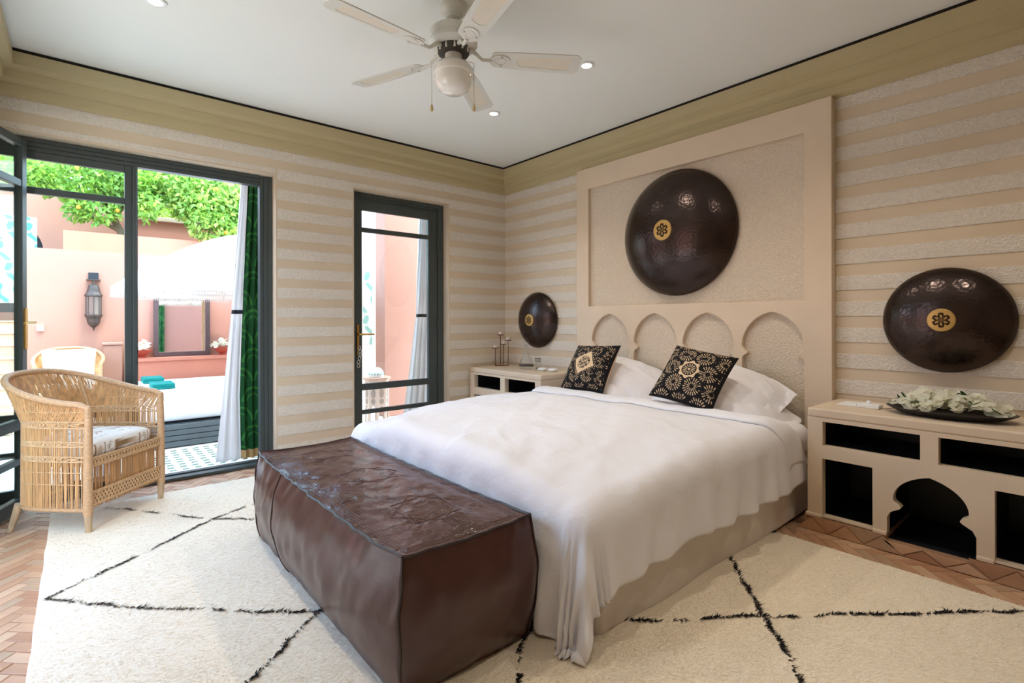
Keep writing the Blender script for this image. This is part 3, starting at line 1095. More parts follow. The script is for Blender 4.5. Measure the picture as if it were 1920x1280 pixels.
for k in range(5):
    a = radians(39.5 + 72 * k)
    d, s_ = Vector((cos(a), sin(a), 0)), Vector((-sin(a), cos(a), 0))
    O = Vector((FX0, FY0, 2.345))
    tilt = radians(-12)
    up = Vector((0, 0, 1))
    sd = s_ * cos(tilt) + up * sin(tilt)
    nn = d.cross(sd)
    def bp(r, y, z=0):
        return O + d * r + sd * y + nn * z
    out = [(.185, -.036), (.20, -.050), (.30, -.058), (.60, -.066), (.625, -.045), (.625, .045), (.60, .066), (.30, .058), (.20, .050), (.185, .036)]
    ins = [(.315 + .028 * (1 - cos(q)), .028 * sin(q)) for q in np.linspace(-pi / 2, pi / 2, 9)]
    hole = [(.575, -.036), (.56, -.044), (.34, -.034)] + [(.335 - .026 * cos(q), .034 * sin(q)) for q in np.linspace(-1.2, 1.2, 9)] + [(.34, .034), (.56, .044), (.575, .036)]
    bl = obj('blade', MB().plate([out, hole], lambda u, v, z: bp(u, v, z), -.003, .003), fan_m, fan, bevel=.0012)
    obj('cane_insert', MB().plate([[(u, v) for u, v in hole]], lambda u, v, z: bp(u, v, z), -.001, .001), cane_m, bl)
    br = MB().tube([O + d * .065 + up * .030, O + d * .10 + up * .028, O + d * .14 + up * (-.006), bp(.19, 0, -.006)], [.010, .010, .008, .010], 8)
    br.plate([[(.225 + .052 * cos(q), .040 * sin(q)) for q in np.linspace(0, 2 * pi, 25)[:-1]]], lambda u, v, z: bp(u, v, z), -.008, -.003)
    br.tube([bp(.228 + .028 * cos(q), .022 * sin(q), -.008) for q in np.linspace(0, 2 * pi, 21)[:-1]], .0025, 6, closed=True)
    bk = obj('blade_bracket', br, fan_m, fan, smooth=True)
    for yy, rr in ((-.03, .232), (.03, .232), (0, .185)):
        obj('screw', MB().tube([bp(rr, yy, -.008), bp(rr, yy, -.0115)], .004, 8), chrome_m, bk)
for (ex, ey, zb, zt) in ((-.085, .06, 2.085, 2.335), (.085, -.05, 2.095, 2.335)):
    pc = obj('pull_chain', MB().tube([(FX0 + ex * .45, FY0 + ey * .45, zt), (FX0 + ex, FY0 + ey, zt - .012), (FX0 + ex, FY0 + ey, zb)], .0015, 6), rope_m, fan, smooth=True)
    obj('pull', MB().lathe([(.002, zb + .03), (.006, zb + .018), (.008, zb), (.004, zb - .006), (.0, zb - .006)], (FX0 + ex, FY0 + ey, 0), 12), wood_pull, pc, smooth=True)

# ------------------------------------------------------------------ recessed spotlights
lamp_glow = emit_mat('lamp_glow', (255, 244, 224), 12.0)
DL = [(-1.016, -1.107, 'small recessed spotlight in the ceiling nearest the corner beyond the fan'),
      (-1.030, -2.016, 'small recessed spotlight in the ceiling over the bed beside the fan blade'),
      (-3.055, -1.112, 'small recessed spotlight in the ceiling at the top left edge'),
      (-3.05, -2.05, 'small recessed spotlight in the ceiling left of the fan, out of view'),
      (-1.03, -2.96, 'small recessed spotlight in the ceiling over the right side of the bed'),
      (-3.05, -3.90, 'small recessed spotlight in the ceiling above the viewpoint'),
      (-1.03, -3.90, 'small recessed spotlight in the ceiling near the right wall')]
for x, y, lab in DL:
    t = thing('downlight', lab, 'spotlight', (x, y, ZC), group='recessed ceiling spotlights')
    obj('trim_ring', MB().lathe([(.028, .0), (.044, -.001), (.046, -.005), (.040, -.008), (.030, -.006), (.028, -.003)], (0, 0, 0), 28, cap=False), white_gloss, t, smooth=True, world=False)
    obj('lamp_face', MB().lathe([(.0295, .0), (.0295, -.004), (0.0, -.0045)], (0, 0, 0), 24), lamp_glow, t, smooth=True, world=False)
    ld = bpy.data.lights.new('spot_lamp', 'SPOT')
    ld.energy = LAMP_W
    ld.color = (1.0, 0.89, 0.75)
    ld.spot_size = radians(125)
    ld.spot_blend = 0.9
    ld.shadow_soft_size = .03
    lo_ = bpy.data.objects.new('spot_lamp', ld)
    COL.objects.link(lo_)
    lo_.parent = t
    lo_.location = (0, 0, -.02)

# ------------------------------------------------------------------ metal wall discs
def wall_disc(c, R, D, lab, orn):
    x0, y0, z0 = c
    t = thing('metal_disc', lab, 'wall disc', c, group='hammered metal wall discs')
    def hgt(r):
        q = min(1, r / R)
        return .022 + (D - .022) * (1 - q ** 2.3) ** .75
    pr = [(R * .80, 0), (R * .97, .004), (R, .014)] + [(R * (1 - (i / 26) ** 1.6), hgt(R * (1 - (i / 26) ** 1.6))) for i in range(0, 27)]
    pr[-1] = (0.0005, hgt(0))
    obj('dish', MB().lathe(pr, (x0, y0, z0), 72, axis='x'), disc_m, t, smooth='all')
    n = 60
    def plate_pt(u, v):
        r = orn * v
        q = 2 * pi * u
        lift = .004 if v < .97 else 0
        return (x0 - hgt(r) - lift, y0 - r * cos(q), z0 + r * sin(q))
    o = obj('brass_boss', MB().grid(plate_pt, 90, 34, wrap_u=True), brass_pat, t, smooth='all')
    GOLD, DK = np.array(lin((200, 164, 98))[:3]), np.array(lin((40, 26, 18))[:3])
    cols = []
    for v in o.data.vertices:
        p, q = (v.co.y - y0) / orn, (v.co.z - z0) / orn
        r, th = sqrt(p * p + q * q), atan2(q, p)
        k = cos(6 * th) * cos(10 * r) + .8 * cos(12 * th + .5) * sin(16 * r)
        cols.append(DK if (r < .66 and k < .38) else GOLD * (.92 if r > .9 else 1))
    paint_arr(o, np.array(cols))
wall_disc((-.034, -2.005, 1.70), .452, .20, 'largest dark hammered metal disc with pierced brass boss above the headboard', .072)
wall_disc((-.004, -.505, 1.074), .262, .125, 'smallest looking dark metal disc with brass boss above the candle cabinet', .056)
wall_disc((-.004, -3.495, 1.072), .262, .125, 'dark metal disc with brass boss above the orchid tray', .056)

# ------------------------------------------------------------------ things on the far bedside cabinet
ch = thing('candle_holder', 'rust coloured four-arm metal candle holder', 'candle holder', (-.175, -.157, NH))
a0, a1 = Vector((-.222, -.115, NH)), Vector((-.128, -.199, NH))
obj('foot_bar', MB().tube([a0 + Vector((0, 0, .004)), a1 + Vector((0, 0, .004))], .005, 6), copper_m, ch)
for t_, zt, lab in ((0.0, .795, 'short white tealight candle on the lowest holder arm'), (.40, .925, 'short white tealight candle on the tallest holder arm'),
                    (.62, .832, 'short white tealight candle on the second lowest holder arm'), (1.0, .872, 'short white tealight candle on the outer right holder arm')):
    p = a0.lerp(a1, t_)
    st = obj('stem', MB().tube([(p.x, p.y, NH), (p.x, p.y, zt)], .0036, 6), copper_m, ch, smooth=True)
    obj('cup', MB().lathe([(.004, zt - .002), (.022, zt), (.034, zt + .006), (.034, zt + .009), (.02, zt + .006), (.0, zt + .005)], (p.x, p.y, 0), 16), copper_m, st, smooth=True)
    cnd = tag(obj('candle', MB().lathe([(.019, zt + .006), (.020, zt + .010), (.020, zt + .030), (.016, zt + .033), (.0, zt + .031)], (p.x, p.y, 0), 16), wax_m, smooth=True), lab, 'candle', 'candles in the holder')
DX, DY = -.225, -.575
dec = thing('decanter', 'clear glass decanter with ball stopper beside the candle holder', 'decanter', (DX, DY, NH))
obj('body', MB().lathe([(.050, 0), (.060, .006), (.066, .03), (.064, .06), (.050, .095), (.030, .13), (.020, .16), (.0185, .20), (.021, .225), (.019, .226), (.016, .20), (.017, .16), (.027, .13), (.046, .095), (.060, .06), (.061, .03), (.05, .010), (.0, .010)], (DX, DY, NH), 28, cap=False), clear_glass, dec, smooth=True)
obj('stopper', MB().lathe([(.013, .205), (.014, .228), (.020, .236), (.027, .255), (.024, .275), (.012, .29), (.0, .292)], (DX, DY, NH), 20), clear_glass, dec, smooth=True)
obj('black_band', MB().lathe([(.0668, .030), (.0672, .036), (.0666, .044)], (DX, DY, NH), 28, cap=False), M('band_grey', (92, 84, 80), .5), dec, smooth=True)
GX, GY = -.165, -.665
gl_ = thing('drinking_glass', 'small clear glass tumbler with dark printed bands', 'glass', (GX, GY, NH))
obj('body', MB().lathe([(.022, 0), (.024, .003), (.030, .105), (.029, .105), (.0225, .008), (.0, .008)], (GX, GY, NH), 24, cap=False), clear_glass, gl_, smooth=True)
gb = M('glass_print', (40, 34, 34), .5)
for z in (.014, .078, .100):
    mb = MB()
    for k in range(14):
        q0, q1 = 2 * pi * k / 14, 2 * pi * (k + .62) / 14
        r = .0226 + z * .07
        mb.add([(GX + r * cos(q), GY + r * sin(q), NH + zz) for zz in (z - .0035, z + .0035) for q in (q0, q1)], [(0, 1, 3, 2)])
    obj('printed_band', mb, gb, gl_)
for k, (x, y, lab) in enumerate(((-.20, -.76, 'small white wrapped packet beside the drinking glass'), (-.17, -.86, 'small white wrapped packet close to the left pillow'))):
    mb = MB()
    def pk(u, v):
        q, ph = 2 * pi * u, (v - .5) * pi
        return (x + .035 * cos(ph) ** .5 * math.copysign(abs(cos(q)) ** .6, cos(q)), y + .042 * cos(ph) ** .5 * math.copysign(abs(sin(q)) ** .6, sin(q)), NH + .014 + .014 * sin(ph))
    tag(obj('white_packet', MB().grid(pk, 28, 10, wrap_u=True), white_gloss, smooth='all'), lab, 'packet', 'white packets on the far cabinet')

# ------------------------------------------------------------------ things on the near bedside cabinet
tag(obj('note_card', MB().box((-.27, -3.175, NH), (-.14, -3.085, NH + .004)).box((-.25, -3.17, NH + .004), (-.16, -3.10, NH + .010)), white_gloss, bevel=.001),
    'flat white card and paper slip left of the white switch unit', 'card')
sw = thing('switch_unit', 'small white plastic switch unit with knob beside the orchid tray', 'switch', (-.24, -3.235, NH))
obj('case', MB().box((-.285, -3.28, NH), (-.215, -3.185, NH + .020)), white_gloss, sw, bevel=.004)
obj('knob', MB().lathe([(.011, .018), (.011, .030), (.008, .034), (.0, .034)], (-.235, -3.225, NH), 16), white_gloss, sw, smooth=True)
obj('cable', MB().tube([(-.25, -3.28, NH + .006), (-.24, -3.30, NH + .004), (-.18, -3.32, NH + .003), (-.08, -3.31, NH + .003), (-.01, -3.30, NH + .003)], .003, 6), rope_m, sw, smooth=True)
TC = Vector((-.275, -3.545, NH))
tray = thing('tray', 'dark oval metal tray heaped with white orchids', 'tray', TC)
def tray_pt(u, v):
    q = 2 * pi * u
    r = [.0, .55, .8, 1.0, 1.02, .98, .78, .5, .0]
    z = [.0, .0, .006, .026, .030, .031, .012, .006, .006]
    i = min(7, int(v * 8))
    f = v * 8 - i
    rr = r[i] * (1 - f) + r[i + 1] * f
    zz = z[i] * (1 - f) + z[i + 1] * f
    return (TC.x + .135 * rr * cos(q), TC.y + .232 * rr * sin(q), TC.z + .001 + zz + .005 * rr ** 4 * abs(sin(q)) ** 4)
obj('dish', MB().grid(tray_pt, 56, 17, wrap_u=True), tray_m, tray, smooth='all')

def petal(mb, R, a, L, W, cup, mi=0):
    """one orchid petal: curved diamond patch"""
    n = 5
    vs = []
    for i in range(n):
        t_ = i / (n - 1)
        w_ = W * sin(pi * (t_ * .86 + .07)) ** .8
        for s_ in (-1, 0, 1):
            r = .003 + L * t_
            z = cup * t_ * t_ * L + (.18 * W * abs(s_) * (1 - t_))
            p = Vector((r * cos(a) - s_ * w_ * sin(a), r * sin(a) + s_ * w_ * cos(a), z))
            vs.append(p)
    fs = []
    for i in range(n - 1):
        for j in range(2):
            fs.append((i * 3 + j, i * 3 + j + 1, (i + 1) * 3 + j + 1, (i + 1) * 3 + j))
    mb.add(vs, fs, mi)
blossoms = []
for kind in range(3):
    mb = MB()
    for k, (a, L, W) in enumerate(((pi / 2, .027, .011), (pi / 2 + 2.25, .026, .010), (pi / 2 - 2.25, .026, .010), (0.25, .029, .018), (pi - .25, .029, .018))):
        petal(mb, 0, a + random.uniform(-.1, .1), L * random.uniform(.92, 1.08), W, (.25, .45, .1)[kind])
    mb.lathe([(.001, .002), (.005, .004), (.006, .010), (.003, .014), (.0, .015)], (0, -.003, 0), 8)
    blossoms.append(mb)
first = [None] * 3
nb = 0
for k in range(120):
    for _ in range(30):
        u, v = random.uniform(-1, 1), random.uniform(-1, 1)
        if u * u + v * v < .86:
            break
    hgt_ = .028 + .070 * (1 - (u * u + v * v)) ** .7 * random.uniform(.45, 1.25)
    kind = k % 3
    if first[kind] is None:
        o = obj('orchid_blossom', blossoms[kind], petal_m, smooth='all')
        first[kind] = o
    else:
        o = share(first[kind], None)
    o.location = (TC.x + .118 * u, TC.y + .222 * v, TC.z + hgt_)
    o.rotation_euler = (random.uniform(-.7, .7), random.uniform(-1.2, 0), random.uniform(-.6, .6))
    s_ = random.uniform(.78, 1.05)
    o.scale = (s_, s_, s_)
    tag(o, 'cut white orchid blossom in the heap on the dark oval tray', 'flower', 'orchid blossoms on the tray')
lf = None
for k in range(40):
    u, v = random.uniform(-.9, .9), random.uniform(-.95, .95)
    if lf is None:
        mb = MB()
        petal(mb, 0, 0, .05, .010, .2)
        lf = o = obj('orchid_leaf', mb, leafgreen, smooth='all')
    else:
        o = share(lf, None)
    o.location = (TC.x + .11 * u, TC.y + .20 * v, TC.z + .04 + .045 * random.random() * (1 - v * v))
    o.rotation_euler = (random.uniform(-.5, .5), random.uniform(-.7, .1), random.uniform(0, 6.28))
    tag(o, 'small dark green leaf among the orchid blossoms on the tray', 'leaf', 'green leaves on the tray')

# ------------------------------------------------------------------ wicker armchair (local: x along the front, y to the back)
def chair(name, label, loc, rz, seat_mat=seat_print, group='wicker tub chairs'):
    t = thing(name, label, 'armchair', loc, rz, group)
    FW, DP = .248, .43
    def plan(th, k):
        """th 0..pi from right front post round the back to left front; k 0 body .. 1 rim"""
        c_, s_ = cos(th), sin(th)
        p0 = .42
        bx, by = FW * math.copysign(abs(c_) ** p0, c_), DP * abs(s_) ** p0
        p1 = .80
        rx = (FW + .090 * sin(th) ** .8) * math.copysign(abs(c_) ** p1, c_)
        ry = (DP + .135) * abs(s_) ** p1
        return bx * (1 - k) + rx * k, by * (1 - k) + ry * k
    ZF = .555
    def rimz(th):
        return .655 + .140 * sin(th) ** 1.3
    def P(th, z):
        zr = rimz(th)
        k = max(0, min(1, (z - ZF) / (zr - ZF)))
        x, y = plan(th, k ** .85)
        lower = .012 * sin(pi * min(1, z / ZF))
        s_ = sin(th)
        return Vector((x * (1 + lower * s_), y * (1 + lower), z))
    # canes
    mb = MB()
    nc = 330
    ths = np.linspace(0, pi, 3000)
    xy = np.array([plan(q, .25) for q in ths])
    arc = np.concatenate([[0], np.cumsum(np.hypot(*np.diff(xy, axis=0).T))])
    for i in range(nc):
        th = float(np.interp(arc[-1] * (i + .5 + random.uniform(-.25, .25)) / nc, arc, ths))
        if N3(i * .12, 3.3) > .38 and random.random() < .6:
            continue
        zr = rimz(th)
        zs = [.125, .34, ZF, ZF + (zr - ZF) * .5, zr]
        j = random.uniform(-.012, .012)
        mb.tube([P(min(pi, max(0, th + j * (1 - q / 4))), z) for q, z in enumerate(zs)], random.uniform(.0014, .0024), 4, caps=False)
    o = obj('cane_wall', mb, wick_ms, t, world=False, smooth=True)
    o['kind'] = 'stuff'
    # second sparse skewed layer
    mb = MB()
    for i in range(190):
        th = pi * (i + .5) / 190
        zr = rimz(th)
        mb.tube([P(th, ZF), P(min(pi, max(0, th + .05)), ZF + (zr - ZF) * .5), P(min(pi, max(0, th + .085)), zr)], .0018, 4, caps=False)
    o = obj('cane_flare', mb, wick_ms, t, world=False, smooth=True)
    o['kind'] = 'stuff'
    def band(z0, z1, name='woven_band', r=.0042):
        mb = MB()
        n = 70
        for z in (z0, z1):
            mb.tube([P(pi * i / n, z) for i in range(n + 1)], r, 5)
        m = 60
        for i in range(m):
            for s_ in (0, 1):
                a, b = (z0, z1) if s_ else (z1, z0)
                mb.tube([P(pi * i / m, a), P(pi * (i + .5) / m, (a + b) / 2), P(pi * (i + 1) / m, b)], .0040, 4, caps=False)
        return obj(name, mb, wick_band, t, world=False, smooth=True)
    for z0, z1 in ((.538, .570), (.445, .470), (.370, .395)):
        band(z0, z1)
    for z in (.315, .255, .62):
        obj('cord', MB().tube([P(pi * i / 60, z) for i in range(61)], .0028, 5), wick_band, t, world=False, smooth=True)
    obj('bottom_rail', MB().tube([P(pi * i / 60, .128) for i in range(61)], .010, 8), wick_rim, t, world=False, smooth=True)
    obj('top_rim', MB().tube([P(0, .60), P(0, .64)] + [P(pi * i / 80, rimz(pi * i / 80)) for i in range(1, 80)] + [P(pi, .64), P(pi, .60)], .0155, 10), wick_rim, t, world=False, smooth=True)
    for sx in (-1, 1):
        obj('front_post', MB().tube([(sx * FW, 0, .11), (sx * FW, 0, .35), (sx * (FW - .004), 0, .645)], [.021, .020, .016], 12), wick_rim, t, world=False, smooth=True)
        obj('leg', MB().tube([(sx * (FW - .004), .0, 0), (sx * FW, 0, .12)], [.013, .019], 10), leg_wood, t, world=False, smooth=True)
        obj('leg', MB().tube([(sx * (FW - .035), DP + .02, 0), (sx * (FW - .045), DP - .02, .14)], [.013, .019], 10), leg_wood, t, world=False, smooth=True)
        obj('back_post', MB().tube([P(pi / 2 - sx * .62, .12), P(pi / 2 - sx * .62, ZF), P(pi / 2 - sx * .62, rimz(pi / 2 - sx * .62))], .009, 8), wick_rim, t, world=False, smooth=True)
    # front apron
    mb = MB()
    for i in range(100):
        x = -FW + .02 + (2 * FW - .04) * i / 99
        if random.random() < .75:
            mb.tube([(x, .004, .13), (x + random.uniform(-.003, .003), .004, .36)], .0020, 4, caps=False)
    o = obj('front_cane', mb, wick_ms, t, world=False, smooth=True)
    o['kind'] = 'stuff'
    for z0, z1, y in ((.345, .385, -.006), (.150, .215, -.006)):
        mb = MB()
        for z in (z0, z1):
            mb.tube([(-FW, y, z), (FW, y, z)], .0065, 6)
        rows = 1 if z1 - z0 < .05 else 2
        for rr in range(rows):
            za, zb_ = z0 + (z1 - z0) * rr / rows, z0 + (z1 - z0) * (rr + 1) / rows
            for i in range(24):
                x0, x1 = -FW + 2 * FW * i / 24, -FW + 2 * FW * (i + 1) / 24
                for s_ in (0, 1):
                    mb.tube([(x0, y, za if s_ else zb_), (x1, y, zb_ if s_ else za)], .0055, 4, caps=False)
        obj('front_band', mb, wick_band, t, world=False, smooth=True)
    obj('seat_frame', MB().box((-FW + .03, .0, .335), (FW - .03, DP - .12, .360)), wick_band, t, world=False)
    return t
CHL = (-3.1325, -.5415, 0.0)
chair_rz = atan2(.731, .682)
armchair = chair('wicker_armchair', 'honey wicker tub armchair with printed seat cushion beside the open window', CHL, chair_rz)
def seat_cushion_pt(u, v):
    q, ph = 2 * pi * u, (v - .5) * pi
    cx_, sy = cos(q), sin(q)
    e = .32
    ex, ey = math.copysign(abs(cx_) ** e, cx_), math.copysign(abs(sy) ** e, sy)
    r = cos(ph) ** .35
    z = math.copysign(abs(sin(ph)) ** .6, sin(ph))
    crown = .012 * (1 - ex * ex * r * r) if z > 0 else 0
    return (.222 * ex * r, .205 + .198 * ey * r, .412 + .050 * z + crown)
cu = obj('seat_cushion', MB().grid(seat_cushion_pt, 260, 60, wrap_u=True), seat_print, smooth='all')
cu.location = CHL
cu.rotation_euler = (0, 0, chair_rz)
BASEC, TAN, PALE = [np.array(lin(c)[:3]) for c in ((242, 237, 230), (150, 118, 84), (214, 190, 172))]
def seat_pat(co):
    u = co.x if abs(co.z - .412) < .052 and co.y < .03 else co.x
    w_ = co.z if co.y < .06 else .46 + co.y
    px, pz = (u + 2) % .115 - .0575, (w_ - .412)
    row = 0
    if co.y >= .06 and co.z > .44:
        pz = (co.y + .02) % .11 - .055
    d = abs(px) + abs(pz)
    if .014 < d < .019 or (abs(abs(px) - .034) < .003 and abs(pz) < .032) or (abs(pz) < .0025 and .018 < abs(px) < .034) or (abs(d - .030) < .002 and pz > 0):
        return TAN
    qx = (u + 2.0575) % .115 - .0575
    if abs(qx) + abs(pz) < .022:
        return PALE
    return BASEC
paint(cu, seat_pat)
tag(cu, 'white seat cushion with brown tribal print in the near wicker armchair', 'cushion')

# ------------------------------------------------------------------ courtyard ground
struct('ground', MB().box((-12, -9, -.30), (9, 15, -.025)), M('ground_render', (228, 218, 204), .9, var=.06), 'pale courtyard ground around the house', 'ground')
patio = struct('patio', MB().box((-4.6, .2, -.05), (3.0, 5.2, -.006)), patio_m, 'white tiled patio with small green inlay tiles', 'patio')
gt = None
for i in range(14):
    for j in range(13):
        x, y = -3.06 + .0785 * i, .27 + .0825 * j
        if y > 1.08 or x > -2.2:
            continue
        x += .006 * (j % 2)
        if gt is None:
            gt = o = obj('inlay_tile', MB().box((-.0205, -.016, -.01), (.0205, .016, 0)), green_tile, patio, world=False)
        else:
            o = share(gt, patio)
        o.location = (x, y, -.005 + random.uniform(0, .0008))

# ------------------------------------------------------------------ courtyard walls
struct('wall_courtyard', MB().box((-3.80, 3.50, 0), (3.0, 3.75, 1.87)), pink_m, 'pale pink courtyard wall carrying the lantern and mirror', 'wall')
struct('wall_bench', MB().box((-2.88, 3.27, 0), (2.0, 3.50, .600)).box((-2.90, 3.245, .600), (2.0, 3.50, .636)), salmon_m, 'salmon coloured ledge under the studded mirror', 'ledge')
struct('wall_planter', MB().box((-3.50, 4.95, 0), (4.0, 5.25, 2.28)), salmon_m, 'salmon planter wall behind the courtyard wall', 'wall')
uw = struct('wall_garden', MB().box((-2.76, 6.0, 0), (5.0, 6.2, 2.68)), pink_m, 'upper pink garden wall with stone coping under the trees', 'wall')
obj('coping', MB().box((-2.78, 5.95, 2.68), (5.0, 6.25, 2.75)), stone_m, uw, bevel=.01)
arch_o = [(-4.85, 1.2), (-3.74, 1.2), (-3.74, 2.10)] + [(-4.30 + .56 * cos(q), 2.10 + .50 * sin(q)) for q in np.linspace(.05, pi - .05, 20)] + [(-4.85, 2.10)]
hw = struct('wall_house', MB().plate([rect(-7, 0, -2.74, 3.0), arch_o], FY(6.15), 0, .25), pink_m, 'tall pink house wall with a dark arched opening beyond the courtyard', 'wall')
obj('arch_shade_panel', MB().box((-4.9, 6.38, 1.1), (-3.7, 6.42, 2.65)), dark_m, hw)  # flat panel whose dark colour stands for the shade inside the arched opening
struct('wall_bounce', MB().box((-7.0, -5, 0), (-6.8, 6.1, 2.6)), pink_m, 'unseen pink wall added left of the house to bounce daylight', 'wall')  # out of view, added to bounce daylight towards the left opening
# steps up the left passage
for i in range(8):
    tag(obj('stair_step', MB().box((-5.2, 2.70 + .26 * i, 0), (-3.83, 5.0, .135 * (i + 1) - .02)).box((-5.2, 2.68 + .26 * i, .135 * (i + 1) - .02), (-3.83, 5.0, .135 * (i + 1))), step_m, bevel=.006),
        'pale stone step number %s from the bottom of the passage stair' % ('one two three four five six seven eight'.split()[i]), 'step', 'stone steps of the passage', 'structure')
mu = obj('mural_panel', MB().grid(lambda u, v: (-5.0 + 1.25 * u, 4.93, 1.30 + 1.10 * v), 110, 100), mural_m)
md = mu.modifiers.new('thick', 'SOLIDIFY')
md.thickness = .03
TEAL, SAND = np.array(lin((70, 150, 140))[:3]), np.array(lin((190, 172, 160))[:3])
def leafpat(co, s=1.0):
    x, z = co.x * s, co.z * s
    px, pz = (x + .3 * z) % .17 - .085, z % .13 - .065
    a = .9 if int(math.floor(z / .13)) % 2 else -.9
    p, q = px * cos(a) + pz * sin(a), -px * sin(a) + pz * cos(a)
    if (p / .066) ** 2 + (q / .030) ** 2 < 1 or abs(px) < .006:
        return TEAL
    return SAND
paint(mu, leafpat)
tag(mu, 'painted wall panel with turquoise leafy branches at the top of the passage stair', 'mural')

# right part of the courtyard, seen through the narrow door
struct('wall_pier', MB().box((-.735, 1.22, 0), (1.5, 1.45, 3.0)), pink_m, 'salmon pink wall seen through the narrow door', 'wall')
ww = struct('wall_white', MB().box((-1.30, 2.42, 0), (.6, 2.6, 2.9)), white_wall, 'bright white courtyard wall with painted leaves seen through the narrow door', 'wall')
obj('pink_strip', MB().box((-.262, 2.405, .62), (-.225, 2.425, 2.28)), salmon_m, ww)
wm = obj('leaf_mural', MB().grid(lambda u, v: (-.46 + .13 * u, 2.412, .75 + 1.0 * v), 30, 160), mural_m, ww, world=True)
WH = np.array(lin((244, 240, 234))[:3])
paint(wm, lambda co: (TEAL * .8 + WH * .2) if leafpat(co, .9) is TEAL else WH)
ct = thing('carved_table', 'small octagonal carved side table outside the narrow door', 'side table', (-.945, .98, 0))
def octo(r, z, c=(-.945, .98)):
    return [(c[0] + r * cos(k * pi / 4 + pi / 8), c[1] + r * sin(k * pi / 4 + pi / 8), z) for k in range(8)]
CARV, CDK = np.array(lin((228, 196, 174))[:3]), np.array(lin((150, 132, 122))[:3])
for k in range(8):
    a, b = [Vector(p) for p in (octo(.122, 0)[k], octo(.122, 0)[(k + 1) % 8])]
    nrm = Vector((a.x + b.x + 1.89, a.y + b.y - 1.96, 0)).normalized()
    wd = (b - a).length
    loop = [(0, 0), (.18 * wd, 0), (.18 * wd, .09)] + [(wd * (.5 - .32 * cos(q)), .09 + .10 * sin(q)) for q in np.linspace(0, pi, 10)] + [(.82 * wd, .09), (.82 * wd, 0), (wd, 0), (wd, .455), (0, .455)]
    pn = MB().plate([loop], lambda u, v, d: a + (b - a) * (u / wd) - nrm * d + Vector((0, 0, v)), 0, .012)
    po = obj('panel', pn, carved_m, ct)
    paint(po, lambda co: CARV)
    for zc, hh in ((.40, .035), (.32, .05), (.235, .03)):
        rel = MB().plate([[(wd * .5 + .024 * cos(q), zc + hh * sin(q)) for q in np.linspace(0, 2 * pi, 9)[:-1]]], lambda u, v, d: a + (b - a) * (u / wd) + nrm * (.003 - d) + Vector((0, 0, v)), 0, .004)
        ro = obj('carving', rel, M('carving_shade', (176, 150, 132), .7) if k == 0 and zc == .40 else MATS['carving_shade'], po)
tp = MB()
tp.add(octo(.142, .455) + octo(.146, .480), [tuple(range(7, -1, -1)), tuple(range(8, 16))] + [(i, (i + 1) % 8, 8 + (i + 1) % 8, 8 + i) for i in range(8)])
to = obj('table_top', tp, M('table_top_wood', (216, 172, 148), .6), ct, bevel=.004)
dd = thing('covered_dish', 'white domed dish with turquoise painted band on the carved table', 'dish', (-.955, .97, .480))
obj('dome', MB().lathe([(.072, .0), (.078, .01), (.076, .035), (.066, .065), (.045, .09), (.02, .10), (.0, .101)], (-.955, .97, .480), 28), white_gloss, dd, smooth=True)
for k in range(14):
    q = 2 * pi * k / 14
    c_ = Vector((-.955 + .0755 * cos(q), .97 + .0755 * sin(q), .512))
    tt = Vector((-sin(q), cos(q), 0))
    obj('painted_leaf', MB().tube([c_ - tt * .010 + Vector((0, 0, -.010)), c_, c_ + tt * .008 + Vector((0, 0, .012))], [.002, .006, .002], 6), M('turq_glaze', (40, 160, 140), .3) if k == 0 else MATS['turq_glaze'], dd)

# ------------------------------------------------------------------ daybed
DB = (-3.00, -1.40, 1.12, 3.20)
db = thing('daybed', 'low grey slatted outdoor daybed with thick white mattress', 'daybed', ((DB[0] + DB[1]) / 2, (DB[2] + DB[3]) / 2, 0))
for k in range(4):
    z0 = .008 + .047 * k
    obj('slat', MB().box((DB[0], DB[2], z0), (DB[1], DB[2] + .03, z0 + .041)), slat_m, db, bevel=.004)
    obj('slat', MB().box((DB[0], DB[2] + .03, z0), (DB[0] + .03, DB[3], z0 + .041)), slat_m, db, bevel=.004)
obj('platform', MB().box((DB[0] + .02, DB[2] + .02, 0), (DB[1], DB[3], .19)), M('daybed_light', (150, 170, 180), .5), db)
def dm(u, v):
    q, ph = 2 * pi * u, (v - .5) * pi
    ex, ey = math.copysign(abs(cos(q)) ** .14, cos(q)), math.copysign(abs(sin(q)) ** .14, sin(q))
    r = cos(ph) ** .25
    z = math.copysign(abs(sin(ph)) ** .5, sin(ph))
    return ((DB[0] + DB[1]) / 2 + (DB[1] - DB[0]) / 2 * ex * r, (DB[2] + DB[3]) / 2 + (DB[3] - DB[2]) / 2 * ey * r, .300 + .105 * z)
obj('mattress', MB().grid(dm, 120, 18, wrap_u=True), mattress_m, db, smooth='all')
for (x, y, n, lab) in ((-2.72, 2.78, 2, 'folded teal towel pile at the back of the daybed'), (-2.70, 2.12, 2, 'folded teal towel pile at the front of the daybed')):
    t = thing('towel_pile', lab, 'towel', (x, y, .405), group='teal towels on the daybed')
    for k in range(n):
        obj('folded_towel', MB().box((x - .10, y - .15, .408 + .026 * k), (x + .09, y + .15, .408 + .026 * k + .012)).box((x - .098, y - .148, .408 + .026 * k + .012), (x + .087, y + .148, .408 + .026 * k + .024)), towel_m, t, bevel=.005)

